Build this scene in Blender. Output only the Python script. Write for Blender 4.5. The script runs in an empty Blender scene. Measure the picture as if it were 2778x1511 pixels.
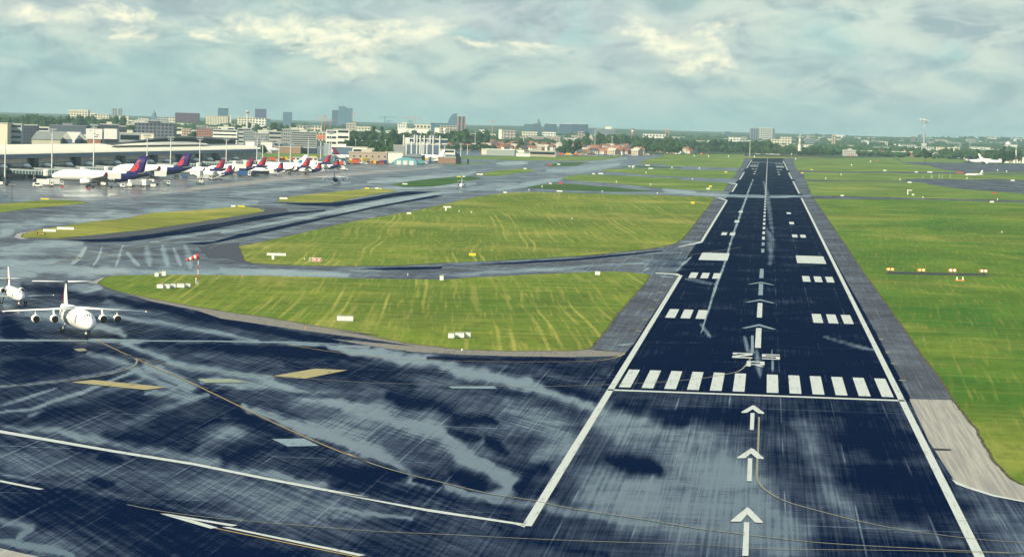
import bpy, math, random
import numpy as np
from mathutils import Matrix, Vector
random.seed(7); rng = np.random.default_rng(7)
SC = bpy.context.scene; COL = SC.collection
# ------------------------------------------------------------------ camera
CX, CY, CH = 0.718, -393.265, 39.743            # on the glide path, 393 m before the threshold
YAW, PIT, ROL, FPX = -0.0969, 0.0588, 0.0272, 7042.155   # pixels of the 2778 x 1511 photograph
F3 = np.array([math.sin(YAW)*math.cos(PIT), math.cos(YAW)*math.cos(PIT), -math.sin(PIT)])
_R0 = np.array([math.cos(YAW), -math.sin(YAW), 0.0]); _U0 = np.cross(_R0, F3)
R3 = math.cos(ROL)*_R0 + math.sin(ROL)*_U0; U3 = math.cos(ROL)*_U0 - math.sin(ROL)*_R0
CAMP = np.array([CX, CY, CH])
cd = bpy.data.cameras.new('camera'); cam = bpy.data.objects.new('camera', cd); COL.objects.link(cam)
cd.sensor_fit = 'HORIZONTAL'; cd.sensor_width = 36; cd.lens = FPX/2778*36; cd.clip_start = 1; cd.clip_end = 90000
mw = Matrix.Identity(4)
for i in range(3):
    mw[i][0], mw[i][1], mw[i][2], mw[i][3] = R3[i], U3[i], -F3[i], CAMP[i]
cam.matrix_world = mw; SC.camera = cam
# ------------------------------------------------------------------ exposure, sun, sky
SC.view_settings.view_transform = 'Standard'; SC.view_settings.look = 'None'
SC.view_settings.gamma = 1; SC.view_settings.use_curve_mapping = False; SC.view_settings.exposure = 0.5
SUNV = Vector((-0.67, -0.74, 0.60)).normalized()
sl = bpy.data.lights.new('sun', 'SUN'); sun = bpy.data.objects.new('sun', sl); COL.objects.link(sun)
sl.energy = 4.6; sl.angle = math.radians(0.5); sl.color = (1.0, 0.91, 0.68)
sun.rotation_euler = SUNV.to_track_quat('Z', 'Y').to_euler()
SC.cycles.volume_bounces = 0; SC.cycles.max_bounces = 5; SC.cycles.diffuse_bounces = 2; SC.cycles.glossy_bounces = 3
SC.cycles.caustics_reflective = False; SC.cycles.caustics_refractive = False

class NT:                                        # tiny node-tree writer
    def __init__(s, t): s.t = t; s.n = t.nodes; s.l = t.links
    def put(s, sock, v):
        if isinstance(v, bpy.types.NodeSocket): s.l.new(v, sock)
        else: sock.default_value = v
    def node(s, kind, ins={}, **kw):
        n = s.n.new(kind)
        for k, v in kw.items(): setattr(n, k, v)
        for k, v in ins.items(): s.put(n.inputs[k], v)
        return n
    def m(s, op, a, b=0.0, c=0.0, clamp=False):
        n = s.n.new('ShaderNodeMath'); n.operation = op; n.use_clamp = clamp
        s.put(n.inputs[0], a); s.put(n.inputs[1], b)
        if len(n.inputs) > 2: s.put(n.inputs[2], c)
        return n.outputs[0]
    def vec(s, x=0.0, y=0.0, z=0.0):
        n = s.n.new('ShaderNodeCombineXYZ'); s.put(n.inputs[0], x); s.put(n.inputs[1], y); s.put(n.inputs[2], z); return n.outputs[0]
    def vm(s, op, a, b):
        n = s.n.new('ShaderNodeVectorMath'); n.operation = op; s.put(n.inputs[0], a); s.put(n.inputs[1], b); return n
    def noise(s, v, sc=1.0, det=4, rough=.55, dist=0.0, out=0):
        n = s.n.new('ShaderNodeTexNoise'); s.put(n.inputs['Vector'], v)
        n.inputs['Scale'].default_value = sc; n.inputs['Detail'].default_value = det
        n.inputs['Roughness'].default_value = rough; n.inputs['Distortion'].default_value = dist
        return n.outputs[out]
    def ss(s, v, a, b):                          # smoothstep a..b
        n = s.n.new('ShaderNodeMapRange'); n.interpolation_type = 'SMOOTHSTEP'
        s.put(n.inputs[0], v); n.inputs[1].default_value = a; n.inputs[2].default_value = b; return n.outputs[0]
    def mix(s, f, a, b, blend='MIX'):
        n = s.n.new('ShaderNodeMix'); n.data_type = 'RGBA'; n.blend_type = blend; n.clamp_factor = True
        s.put(n.inputs[0], f)
        for k, v in ((6, a), (7, b)):
            s.put(n.inputs[k], v if isinstance(v, bpy.types.NodeSocket) else (*v[:3], 1))
        return n.outputs[2]
def azel(u, v):
    d = F3*FPX + R3*(u-1389) - U3*(v-755.5); d = d/np.linalg.norm(d)
    return math.atan2(d[0], d[1])*100, math.asin(d[2])*100
W = bpy.data.worlds.new('World'); SC.world = W; W.use_nodes = True
t = NT(W.node_tree); t.n.clear()
sky = t.node('ShaderNodeTexSky', sky_type='NISHITA', sun_disc=False, sun_elevation=math.asin(SUNV.z),
             sun_rotation=math.atan2(SUNV.x, SUNV.y), altitude=50, air_density=1.0, dust_density=2.0, ozone_density=1.0)
geo = t.node('ShaderNodeTexCoord')
sx = t.node('ShaderNodeSeparateXYZ', {0: geo.outputs['Generated']})
az = t.m('MULTIPLY', t.m('ARCTAN2', sx.outputs[0], sx.outputs[1]), 100.0)
el = t.m('MULTIPLY', t.m('ARCSINE', sx.outputs[2]), 100.0)
wob = t.noise(t.vec(t.m('MULTIPLY', az, .22), t.m('MULTIPLY', el, .55)), 1.0, 6, .62, 0.3, 1)
wv = t.vm('SUBTRACT', wob, (.5, .5, .5)).outputs[0]
p0 = t.vec(az, el, 0.0)
pw = t.vm('ADD', p0, t.vm('MULTIPLY', wv, (9.0, 4.5, 0)).outputs[0]).outputs[0]
def blobs(lst):
    acc = None
    for u, v, ru, rv in lst:
        a, e = azel(u, v)
        q = t.vm('DIVIDE', t.vm('SUBTRACT', pw, (a, e, 0)).outputs[0], (ru/70.42, rv/70.42, 1))
        d = t.n.new('ShaderNodeVectorMath'); d.operation = 'LENGTH'; t.put(d.inputs[0], q.outputs[0])
        k = t.ss(d.outputs['Value'], 1.7, 0.1)
        acc = k if acc is None else t.m('MAXIMUM', acc, k)
    return acc
cream = blobs([(640, 62, 60, 42), (760, 75, 120, 34), (900, 95, 150, 36), (1010, 85, 90, 40), (1140, 62, 90, 36), (1190, 80, 60, 26),
               (980, 150, 70, 40), (1745, 80, 60, 34), (1800, 115, 80, 36), (1880, 165, 70, 44), (1945, 150, 40, 50), (800, 118, 80, 18), (1400, 140, 100, 22), (90, 48, 100, 24), (300, 42, 120, 22)])
soft = blobs([(130, 70, 260, 60), (420, 50, 240, 40), (900, 120, 420, 90), (1130, 130, 200, 110), (1820, 150, 220, 110), (2080, 40, 160, 80),
              (2380, 40, 220, 90), (2700, 60, 110, 170), (1440, 150, 160, 46), (1380, 220, 200, 60), (1950, 240, 260, 50), (680, 410, 400, 26), (2350, 250, 260, 36)])
cyan = blobs([(2250, 82, 140, 50), (1560, 90, 60, 60), (2580, 130, 70, 26), (1330, 95, 60, 26)])
n1 = t.noise(t.vec(t.m('MULTIPLY', az, .34), t.m('MULTIPLY', el, .85)), 1.0, 8, .58, .5)
n2 = t.noise(t.vec(t.m('MULTIPLY', az, .07), t.m('MULTIPLY', el, .34), 4.0), 1.0, 6, .58, .8)
n3 = t.noise(t.vec(t.m('MULTIPLY', az, .9), t.m('MULTIPLY', el, 1.6), 2.0), 1.0, 6, .65, .4)
c = t.mix(t.ss(n2, .34, .66), (.36, .56, .53), (.50, .57, .575))           # teal to lilac grey
c = t.mix(t.m('MULTIPLY', t.ss(n1, .48, .68), .70), c, (.64, .74, .66))
c = t.mix(t.m('MULTIPLY', t.ss(n1, .54, .34), .72), c, (.27, .38, .41))
c = t.mix(t.m('MULTIPLY', t.ss(n3, .48, .70), .24), c, (.74, .80, .70))
c = t.mix(t.m('MULTIPLY', t.ss(n3, .5, .32), .25), c, (.28, .41, .46))
c = t.mix(t.m('MULTIPLY', cyan, .5), c, (.44, .74, .68))
c = t.mix(t.m('MULTIPLY', t.m('MULTIPLY', soft, t.ss(n1, .32, .62)), .8), c, (.70, .77, .64))
c = t.mix(t.m('MULTIPLY', t.m('MULTIPLY', cream, .9), t.ss(n3, .26, .62)), c, (1.18, 1.10, .78))
hz = t.ss(el, 1.7, -0.2)
c = t.mix(t.m('MULTIPLY', hz, .6), c, (.36, .58, .54))                        # pale teal air near the horizon
up = t.ss(el, 6.5, 40.0)
c = t.mix(up, c, (.36, .46, .56))
below = t.ss(el, 0.0, -3.0)
c = t.mix(below, c, (.20, .28, .26))
skc = t.mix(0.06, t.mix(1.0, c, (10, 10, 10), 'MULTIPLY'), sky.outputs[0])   # cloud deck with a little of the clear sky through it
bg = t.node('ShaderNodeBackground', {'Color': skc, 'Strength': 0.081})
t.l.new(bg.outputs[0], t.node('ShaderNodeOutputWorld').inputs[0])

# ------------------------------------------------------------------ pixel <-> place
def sm(x): x = np.clip(x, 0, 1); return x*x*(3-2*x)
def terrain(x, y):
    dx, dy = np.asarray(x)-CX, np.asarray(y)-CY
    D = dx*F3[0]+dy*F3[1]; a = (dx*R3[0]+dy*R3[1])/np.maximum(D, 1)       # a: -0.2 left .. 0.2 right
    left = sm((0.02-a)/0.2)
    h = left*(11*sm((D-3900)/1900)+13*sm((D-6000)/3500)) + (1-left)*14*sm((D-6500)/4000)
    ridge = (1-.85*left)*16*sm((D-10500)/2500)*(1+.35*np.sin(a*31+1)+.25*np.sin(a*77))
    return h + ridge
def v0(u): return 359.8-0.0272*(2085.7-u)
def ray(u, v): return F3*FPX + R3*(u-1389) - U3*(v-755.5)
def G(u, v, z=0.0):                              # ground point seen at a pixel
    d = ray(u, v); k = (z-CH)/d[2]; return (CX+k*d[0], CY+k*d[1])
def at(u, D):                                    # plan position at forward distance D
    v = v0(u)+1e-3; d = ray(u, v); return (CX+d[0]*D/FPX, CY+d[1]*D/FPX)
def topz(u, v, D): return CH - (v-v0(u))*D/FPX
def DG(u, v): return CH*FPX/(v-v0(u))            # forward distance of a ground pixel
Z = {'0': (0, 0, 1.0784), '1': (0, 500, .31404), '2': (600, 500, .31404), '3': (1200, 500, .31404), '4': (1800, 400, .28544), '5': (1600, 700, .35682),
     'A': (0, 270, .1941), 'B': (450, 270, .1941), 'C': (900, 270, .1941), 'D': (1350, 270, .1941), 'E': (1800, 270, .1941), 'F': (2278, 270, .1941),
     'G': (0, 900, .43611), 'H': (900, 900, .43611), 'I': (1778, 900, .43611), 'J': (2178, 450, .35693), 'K': (600, 880, .31056), 'L': (0, 730, .16304), 'N': (900, 330, .15528), 'P': (480, 400, .17469)}
def zz(k, x, y): a, b, s = Z[k]; return (a+x*s, b+y*s)
def path(txt):                                   # '1:190,460 205,430 2:0,197' -> native pixels
    out, k = [], None
    for w in txt.split():
        if ':' in w: k, w = w.split(':')
        x, y = w.split(','); out.append(zz(k, float(x), float(y)))
    return out

# ------------------------------------------------------------------ materials
MATS = {}
def mat(name, col=(.5, .5, .5), rough=.6, spec=.3, metal=0.0, emit=None, var=0.0, vsc=1.0):
    if name in MATS: return MATS[name]
    m = bpy.data.materials.new(name); m.use_nodes = True; t = NT(m.node_tree); b = t.n['Principled BSDF']
    b.inputs['Roughness'].default_value = rough; b.inputs['Specular IOR Level'].default_value = spec; b.inputs['Metallic'].default_value = metal
    col = tuple(col)
    if var:
        tc = t.node('ShaderNodeTexCoord'); oi = t.node('ShaderNodeObjectInfo')
        n = t.noise(tc.outputs['Object'], vsc, 5, .6)
        f = t.m('ADD', t.m('MULTIPLY', t.ss(n, .3, .7), .7), t.m('MULTIPLY', oi.outputs['Random'], .3))
        cc = t.mix(f, tuple(x*(1-var) for x in col), tuple(min(1, x*(1+var)) for x in col))
        t.l.new(cc, b.inputs['Base Color'])
    else: b.inputs['Base Color'].default_value = (*col, 1)
    if emit: b.inputs['Emission Color'].default_value = (*emit[:3], 1); b.inputs['Emission Strength'].default_value = emit[3]
    MATS[name] = m; return m
def facade(name, wall, glass, fw, fh, wx=.55, wz=.55, rough=.4):     # storeys and windows from object coordinates (metres)
    if name in MATS: return MATS[name]
    m = bpy.data.materials.new(name); m.use_nodes = True; t = NT(m.node_tree); b = t.n['Principled BSDF']
    tc = t.node('ShaderNodeTexCoord'); s = t.node('ShaderNodeSeparateXYZ', {0: tc.outputs['Object']})
    nm = t.node('ShaderNodeSeparateXYZ', {0: tc.outputs['Normal']})
    h = t.m('ADD', t.m('MULTIPLY', s.outputs[0], t.m('ABSOLUTE', nm.outputs[1])), t.m('MULTIPLY', s.outputs[1], t.m('ABSOLUTE', nm.outputs[0])))
    gx = t.m('LESS_THAN', t.m('FRACT', t.m('DIVIDE', t.m('ADD', h, 500.0), fw)), wx)
    gz = t.m('LESS_THAN', t.m('FRACT', t.m('DIVIDE', s.outputs[2], fh)), wz)
    side = t.m('LESS_THAN', t.m('ABSOLUTE', nm.outputs[2]), .5)
    k = t.m('MULTIPLY', t.m('MULTIPLY', gx, gz), side)
    cell = t.vec(t.m('FLOOR', t.m('DIVIDE', t.m('ADD', h, 500.0), fw)), t.m('FLOOR', t.m('DIVIDE', s.outputs[2], fh)))
    wn = t.node('ShaderNodeTexWhiteNoise', {'Vector': cell}, noise_dimensions='2D')
    g2 = t.mix(t.m('MULTIPLY', wn.outputs[0], .6), glass, tuple(x*2.2 for x in glass))
    dirt = t.mix(t.noise(tc.outputs['Object'], .08, 4), tuple(x*.85 for x in wall), wall)
    t.l.new(t.mix(k, dirt, g2), b.inputs['Base Color'])
    t.l.new(t.m('SUBTRACT', .75, t.m('MULTIPLY', k, .55)), b.inputs['Roughness'])
    MATS[name] = m; return m

# ------------------------------------------------------------------ mesh writer
class MB:
    def __init__(s): s.v = []; s.f = []; s.mi = []
    def add(s, vs, fs, mi=0):
        o = len(s.v); s.v += [tuple(map(float, p)) for p in vs]; s.f += [tuple(i+o for i in f) for f in fs]; s.mi += [mi]*len(fs); return s
    def box(s, x0, x1, y0, y1, z0, z1, mi=0):
        vs = [(x, y, z) for z in (z0, z1) for (x, y) in ((x0, y0), (x1, y0), (x1, y1), (x0, y1))]
        return s.add(vs, [(3, 2, 1, 0), (4, 5, 6, 7), (0, 1, 5, 4), (1, 2, 6, 5), (2, 3, 7, 6), (3, 0, 4, 7)], mi)
    def poly(s, pts, z=0.0, mi=0):
        return s.add([(p[0], p[1], p[2] if len(p) > 2 else z) for p in pts], [tuple(range(len(pts)))], mi)
    def prism(s, pts, z0, z1, mi=0):             # pts ccw in plan
        n = len(pts); vs = [(x, y, z0) for x, y in pts]+[(x, y, z1) for x, y in pts]
        return s.add(vs, [tuple(range(n))[::-1], tuple(range(n, 2*n))]+[(i, (i+1) % n, n+(i+1) % n, n+i) for i in range(n)], mi)
    def rings(s, rs, cap=True, mi=0):            # rs: list of equal-length rings of points
        n = len(rs[0]); vs = [p for r in rs for p in r]; fs = []
        for k in range(len(rs)-1):
            for i in range(n): fs.append((k*n+i, k*n+(i+1) % n, (k+1)*n+(i+1) % n, (k+1)*n+i))
        if cap: fs += [tuple(range(n))[::-1], tuple(range((len(rs)-1)*n, len(rs)*n))]
        return s.add(vs, fs, mi)
    def tube(s, a, b, r0, r1=None, n=8, mi=0):
        r1 = r0 if r1 is None else r1; a, b = Vector(a), Vector(b); d = (b-a).normalized()
        x = d.cross(Vector((0, 0, 1)));
        if x.length < 1e-4: x = Vector((1, 0, 0))
        x.normalize(); y = d.cross(x)
        R = [[tuple(c+x*(r*math.cos(2*math.pi*i/n))+y*(r*math.sin(2*math.pi*i/n))) for i in range(n)] for c, r in ((a, r0), (b, r1))]
        return s.rings(R, True, mi)
    def lathe(s, prof, n=12, c=(0, 0), mi=0):    # prof: (r, z)
        return s.rings([[(c[0]+r*math.cos(2*math.pi*i/n), c[1]+r*math.sin(2*math.pi*i/n), z) for i in range(n)] for r, z in prof], True, mi)
    def build(s, name, mats, parent=None, smooth=False, loc=None, rz=0.0):
        me = bpy.data.meshes.new(name); me.from_pydata(s.v, [], s.f)
        mats = mats if isinstance(mats, (list, tuple)) else [mats]
        for m in mats: me.materials.append(m)
        if len(mats) > 1: me.polygons.foreach_set('material_index', s.mi)
        if smooth: me.polygons.foreach_set('use_smooth', [True]*len(s.f))
        me.update()
        o = bpy.data.objects.new(name, me); COL.objects.link(o)
        if parent: o.parent = parent
        if loc: o.location = loc
        o.rotation_euler[2] = rz
        return o
def tag(o, label=None, cat=None, group=None, kind=None):
    if label: o['label'] = label
    if cat: o['category'] = cat
    if group: o['group'] = group
    if kind: o['kind'] = kind
    return o
def thing(name, label, cat, loc=(0, 0, 0), rz=0.0, group=None):
    o = bpy.data.objects.new(name, None); COL.objects.link(o); o.location = loc; o.rotation_euler[2] = rz
    o.empty_display_size = .5
    return tag(o, label, cat, group)
def kids(o): return KID.get(o.name, [])
KID = {}
def reg(root):
    for o in list(bpy.data.objects):
        if o.parent: 
            L = KID.setdefault(o.parent.name, [])
            if o not in L: L.append(o)
def dup(o, loc=None, rz=None, label=None, group=None, parent=None, scale=None):
    c = o.copy(); COL.objects.link(c)
    if parent: c.parent = parent
    if loc is not None: c.location = loc
    if rz is not None: c.rotation_euler[2] = rz
    if scale is not None: c.scale = (scale,)*3 if not isinstance(scale, tuple) else scale
    if label: c['label'] = label
    if group: c['group'] = group
    for ch in o.children: dup(ch, parent=c)
    return c
CAMRZ = -YAW                                     # an object with this rotation has its front (-Y) facing the camera

# ------------------------------------------------------------------ ground, pavement, grass
def ground_mat(name, base1, base2, sc, far=None):
    m = bpy.data.materials.new(name); m.use_nodes = True; t = NT(m.node_tree); b = t.n['Principled BSDF']
    g = t.node('ShaderNodeNewGeometry'); p = g.outputs['Position']
    n = t.noise(p, sc, 6, .6); n2 = t.noise(p, sc*7, 4, .6)
    c = t.mix(t.ss(n, .35, .65), base1, base2); c = t.mix(t.m('MULTIPLY', n2, .35), c, tuple(x*.5 for x in base1))
    t.l.new(c, b.inputs['Base Color']); b.inputs['Roughness'].default_value = 1; b.inputs['Specular IOR Level'].default_value = .05
    return m
nr, nc = 150, 110
Ds = np.concatenate([[-700, -200, 60], np.geomspace(200, 42000, nr-3)]); As = np.linspace(-.62, .62, nc)
gd, ga = np.meshgrid(Ds, As, indexing='ij'); wid = np.maximum(gd, 900.0)
fx, fy = F3[0]/math.hypot(F3[0], F3[1]), F3[1]/math.hypot(F3[0], F3[1])
gx = CX+gd*fx+wid*ga*fy; gy = CY+gd*fy-wid*ga*fx; gz = terrain(gx, gy)-.25
ver = np.stack([gx, gy, gz], -1).reshape(-1, 3)
idx = np.arange(nr*nc).reshape(nr, nc)
fs = np.stack([idx[:-1, :-1], idx[:-1, 1:], idx[1:, 1:], idx[1:, :-1]], -1).reshape(-1, 4)
mb = MB(); mb.v = [tuple(p) for p in ver]; mb.f = [tuple(map(int, f)) for f in fs]; mb.mi = [0]*len(mb.f)
tag(mb.build('ground', ground_mat('far_ground', (.035, .07, .035), (.08, .105, .05), .004)), kind='structure')

TAXI_ANG = 60.0
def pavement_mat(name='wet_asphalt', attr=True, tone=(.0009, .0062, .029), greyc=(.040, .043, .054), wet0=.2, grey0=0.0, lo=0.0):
    m = bpy.data.materials.new(name); m.use_nodes = True; t = NT(m.node_tree); b = t.n['Principled BSDF']
    g = t.node('ShaderNodeNewGeometry'); p = g.outputs['Position']; s = t.node('ShaderNodeSeparateXYZ', {0: p})
    X, Y = s.outputs[0], s.outputs[1]
    if attr:
        a = t.node('ShaderNodeAttribute', attribute_name='surface'); sp = t.node('ShaderNodeSeparateColor', {0: a.outputs['Color']})
        wet, grey, tan = sp.outputs[0], sp.outputs[1], sp.outputs[2]
    else: wet, grey, tan = wet0, grey0, 0.0
    warp = t.noise(p, .012, 3, .5, 0, 1); pwv = t.vm('ADD', p, t.vm('MULTIPLY', t.vm('SUBTRACT', warp, (.5, .5, .5)).outputs[0], (8, 8, 0)).outputs[0]).outputs[0]
    nA = t.noise(t.vm('MULTIPLY', p, (2.6, .02, 0)).outputs[0], 1, 6, .7)       # grooves along the runway
    nB = t.noise(t.vm('MULTIPLY', p, (.05, 1.6, 0)).outputs[0], 1, 6, .7)        # brushed across it
    nC = t.noise(t.vm('MULTIPLY', pwv, (.05, .035, 0)).outputs[0], 1, 6, .6)       # broad wet areas
    nD = t.noise(t.vm('MULTIPLY', p, (.35, .12, 0)).outputs[0], 1, 5, .7)
    joint = t.m('MAXIMUM', t.m('LESS_THAN', t.m('ABSOLUTE', t.m('SUBTRACT', t.m('FRACT', t.m('DIVIDE', X, 7.5)), .5)), .012),
                t.m('LESS_THAN', t.m('ABSOLUTE', t.m('SUBTRACT', t.m('FRACT', t.m('DIVIDE', Y, 37.0)), .5)), .006))
    k = t.m('ADD', wet, t.m('MULTIPLY', t.m('SUBTRACT', nC, .5), .78))
    k = t.m('ADD', k, t.m('MULTIPLY', t.m('SUBTRACT', nA, .5), .62))
    k = t.m('ADD', k, t.m('MULTIPLY', t.m('SUBTRACT', nB, .5), .34))
    rt = t.n.new('ShaderNodeVectorRotate'); rt.rotation_type = 'Z_AXIS'; t.put(rt.inputs['Vector'], p); rt.inputs['Angle'].default_value = math.radians(TAXI_ANG)
    nE = t.noise(t.vm('MULTIPLY', rt.outputs[0], (.022, 1.3, 0)).outputs[0], 1, 6, .7)
    k = t.m('ADD', k, t.m('MULTIPLY', t.m('MULTIPLY', t.m('SUBTRACT', nE, .5), .62), t.ss(X, -18.0, -30.0)))
    k = t.m('ADD', k, t.m('MULTIPLY', t.m('SUBTRACT', nD, .5), .25))
    k = t.m('ADD', k, t.m('MULTIPLY', t.m('MULTIPLY', joint, t.ss(t.noise(p, .03, 2), .45, .6)), .22))
    w = t.m('POWER', t.ss(k, .21, .78), 1.1)
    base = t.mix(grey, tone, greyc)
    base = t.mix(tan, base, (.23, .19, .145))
    n5 = t.noise(p, .35, 6, .7); base = t.mix(t.m('MULTIPLY', n5, .5), base, t.mix(1.0, base, (1.6, 1.4, 1.25), 'MULTIPLY'))
    base = t.mix(t.m('MULTIPLY', t.ss(nA, .55, .75), .35), base, t.mix(1.0, base, (.5, .55, .6), 'MULTIPLY'))
    t.l.new(base, b.inputs['Base Color'])
    t.l.new(t.m('SUBTRACT', .62, t.m('MULTIPLY', w, .50)), b.inputs['Roughness'])
    t.l.new(t.m('ADD', lo, t.m('MULTIPLY', w, .62)), b.inputs['Specular IOR Level'])
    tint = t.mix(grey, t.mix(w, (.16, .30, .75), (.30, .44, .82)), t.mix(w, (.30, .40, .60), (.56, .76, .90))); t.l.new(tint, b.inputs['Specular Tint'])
    return m

# where water lies on the asphalt, traced from the photograph: (path, half width in photo pixels, wetness)
WET = """G:1200,760 1400,650 1560,560|16|.55
I:880,460 960,700 1080,950 1250,1200|24|.55
H:-150,480 400,560 900,640 1150,560|80|.50
G:0,50 600,55 1000,62 1700,68 2293,92|5|1.15
G:750,60 900,120 1100,200 1300,240 1700,290|9|.9
G:900,200 1100,300 1250,400 1350,400|14|.85
G:560,130 850,230 1000,330 1200,420|10|.8
G:0,345 330,310 700,250 850,190|4|.7
G:0,500 200,480 500,380 850,240|5|.85
G:180,520 500,430 900,290|7|.8
G:0,460 350,350|5|.7
G:700,620 900,530 1250,400|9|.7
G:0,780 600,900 1200,1000 1800,1100 2293,1180|52|.62
G:0,590 300,610 700,690 1200,790 1500,850 1900,940 2293,1010|11|.82
G:0,885 400,955 900,1055 1500,1165|7|1.05
G:600,785 760,805|10|.05
G:560,925 700,950|10|.1
G:450,728 650,735|5|.05
G:0,1010 700,1160 1300,1310 1800,1420|62|.0
G:0,1180 180,1210 100,1290|11|.75
G:0,1300 250,1340 450,1390|8|1.0
G:0,120 420,120|30|.0
G:0,230 400,220|16|.12
G:300,510 550,450 1000,400|22|.1
G:700,660 1000,600 1330,560|27|.02
G:1250,370 1600,550 1900,740 2200,880|24|.0
G:1400,800 1700,690 2000,800 2293,940|28|.05
G:900,75 1500,95 2293,160|13|-.1
G:1800,200 2293,270|13|.0
G:1250,300 1700,340 2100,440 2293,490|13|.95
G:1450,370 1800,385 2293,430|7|.25
G:1900,540 2293,610|24|.6
G:1500,460 1900,600 2293,720|14|.95
G:900,380 1300,400|10|.75
H:0,95 300,140 600,185 900,260 1200,325 1500,420 1650,490 1850,570|15|1.1
H:0,440 300,500 700,640 850,800 1050,900|22|1.0
H:0,660 300,760 480,900 600,960|15|1.0
H:850,780 1000,880 1150,940 1000,1060|18|1.1
H:700,960 900,1020 1300,1080 1900,1180 2293,1230|13|.9
H:400,520 700,500 1100,600|18|.6
H:1100,450 1400,600 1450,700 1250,800|34|.66
H:350,390 600,440 800,540 1000,560|17|.0
H:950,670 1090,750|12|-.15
H:750,620 900,670|10|.1
H:770,880 950,980|14|-.1
H:1180,960 1250,880 1340,860|18|-.05
H:510,920 690,955|7|-.1
H:0,800 200,870 450,890|17|-.05
H:0,960 500,1000 750,1045|13|.1
H:0,1090 300,1140 500,1160|5|.95
H:0,1180 600,1210 1100,1150|14|.15
H:1050,1230 1250,1300 1700,1390|12|.05
H:100,230 500,330|18|.1
H:600,165 1500,172|6|-.15
H:1250,290 1500,350 1620,420|12|.1
H:1280,200 1700,290|11|.02
I:-300,560 0,620 300,760 500,950 600,1150 800,1300|78|.84
I:-400,1000 0,1050 500,1150 900,1300|88|.80
I:1250,480 1500,900 1800,1350|85|.0
I:100,490 400,510 900,470 1300,470|24|.05
H:1740,800 2050,870|17|-.05
H:1800,440 2200,560|19|.05
I:1100,1180 1500,1230 1900,1320|16|.35
I:1950,1010 2293,1200 2400,1400|60|.55
5:1175,600 1200,700 1250,720|6|.7
5:1270,700 1290,900|8|.7
5:1385,700 1390,860|3|.9
5:840,500 920,600|5|.75
5:1780,600 2100,690 2200,700|5|.6
5:730,160 950,200|5|.5
5:400,640 900,650|2|.55
4:850,310 740,600 640,900 560,1170 480,1401|2.5|1.2
4:990,780 1030,1100|9|.5
5:1040,0 960,200 900,400 850,560|2.5|1.0
4:0,425 500,455 1000,470 1400,462|4|.85
4:0,400 300,430|6|.95
4:960,330 1040,800|6|.45
3:1750,740 1900,690 1990,600|3|.9
3:2020,750 2080,690 2150,630|3|.9
3:1850,720 2100,610|20|.35
1:0,370 600,300 1200,270 2229,150|11|.8
1:0,450 100,400|10|.85
1:0,620 300,560 700,540|16|.7
1:0,700 400,745 900,755 1500,765 2229,765|11|.95
1:600,710 690,620 740,540|5|1.1
1:880,540 850,640 800,710|2.5|1.0
1:1060,530 1000,720|3|.9
1:1270,540 1290,700|8|.85
1:1410,540 1440,700|7|.95
1:1600,530 1650,720|8|.85
2:0,740 600,770 1100,785|8|1.1
1:0,560 300,520 700,500|9|.9
1:0,660 400,690 800,730|10|.95
1:0,760 300,780|8|1.0
1:1100,590 1200,700|5|.95
1:1500,560 1560,700|5|.95
2:900,245 1300,175 1800,100|5|.9
A:1050,1310 1500,1290|9|.95
A:100,1330 700,1310|10|.8
2:1100,790 2229,785|5|.6
3:0,780 900,740 1300,700 1750,680|4|.75
2:1000,240 1300,180|6|1.0
2:0,420 700,290 1400,150 2229,30|4|.95
1:1300,500 2229,350|3|.8
1:0,800 300,720|12|.9
1:0,1210 200,1300|18|-.1
1:0,1050 150,1090 700,1200 1100,1300|12|.85
1:900,1130 1500,1215 2229,1350|7|.85
1:950,990 1500,1090 2229,1225|9|-.25
2:0,1180 600,1290 1000,1370|8|-.25
1:200,880 500,920 900,1000|14|.0
1:0,940 120,1000|14|.8
1:600,900 850,900|10|.85
D:0,900 400,885|5|1.1
D:700,1000 1300,970 1700,900|7|1.0
D:0,1260 900,1110|6|.95
D:1300,880 1800,820|5|.8
C:500,1160 1500,1080 2000,1020|6|.9
C:400,1260 1300,1230 2000,1180|5|.9
C:1500,1310 2576,1170|5|.8
A:0,1290 1200,1300 2576,1230|12|.75
A:900,1350 1600,1330|4|1.1
B:0,1200 700,1130 1600,1040|9|.6
B:900,1330 1800,1240 2576,1160|5|.8"""
WETL = [(np.array(path(a)), float(b), float(c)) for a, b, c in (l.split('|') for l in WET.split('\n'))]
GREYL = [
         ('1:950,990 1500,1090 2229,1225', 9, 0), ('2:0,1180 600,1290 1000,1370', 8, 0), ('1:200,880 500,920 900,1000', 14, .1), ('2:1250,725 1900,720', 3, 0),
         ('3:0,700 1200,640 1900,580', 2.2, 0), ('3:1850,680 2150,660', 22, 0), ('1:0,1200 300,1300', 30, 0)]
GREYL = [(np.array(path(a)), b, c) for a, b, c in GREYL]
TANL = [(np.array(path(a)), b, c) for a, b, c in [('A:700,1400 1700,1350 2576,1270 B:400,1250 1000,1180 1800,1090 C:300,1040 900,990 1500,950', 5, 1.0),
        ('A:0,1270 1500,1280 2576,1200', 22, .35), ('B:0,1150 1200,1050 2000,1000 C:400,960 1500,925', 9, .35)]]
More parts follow.
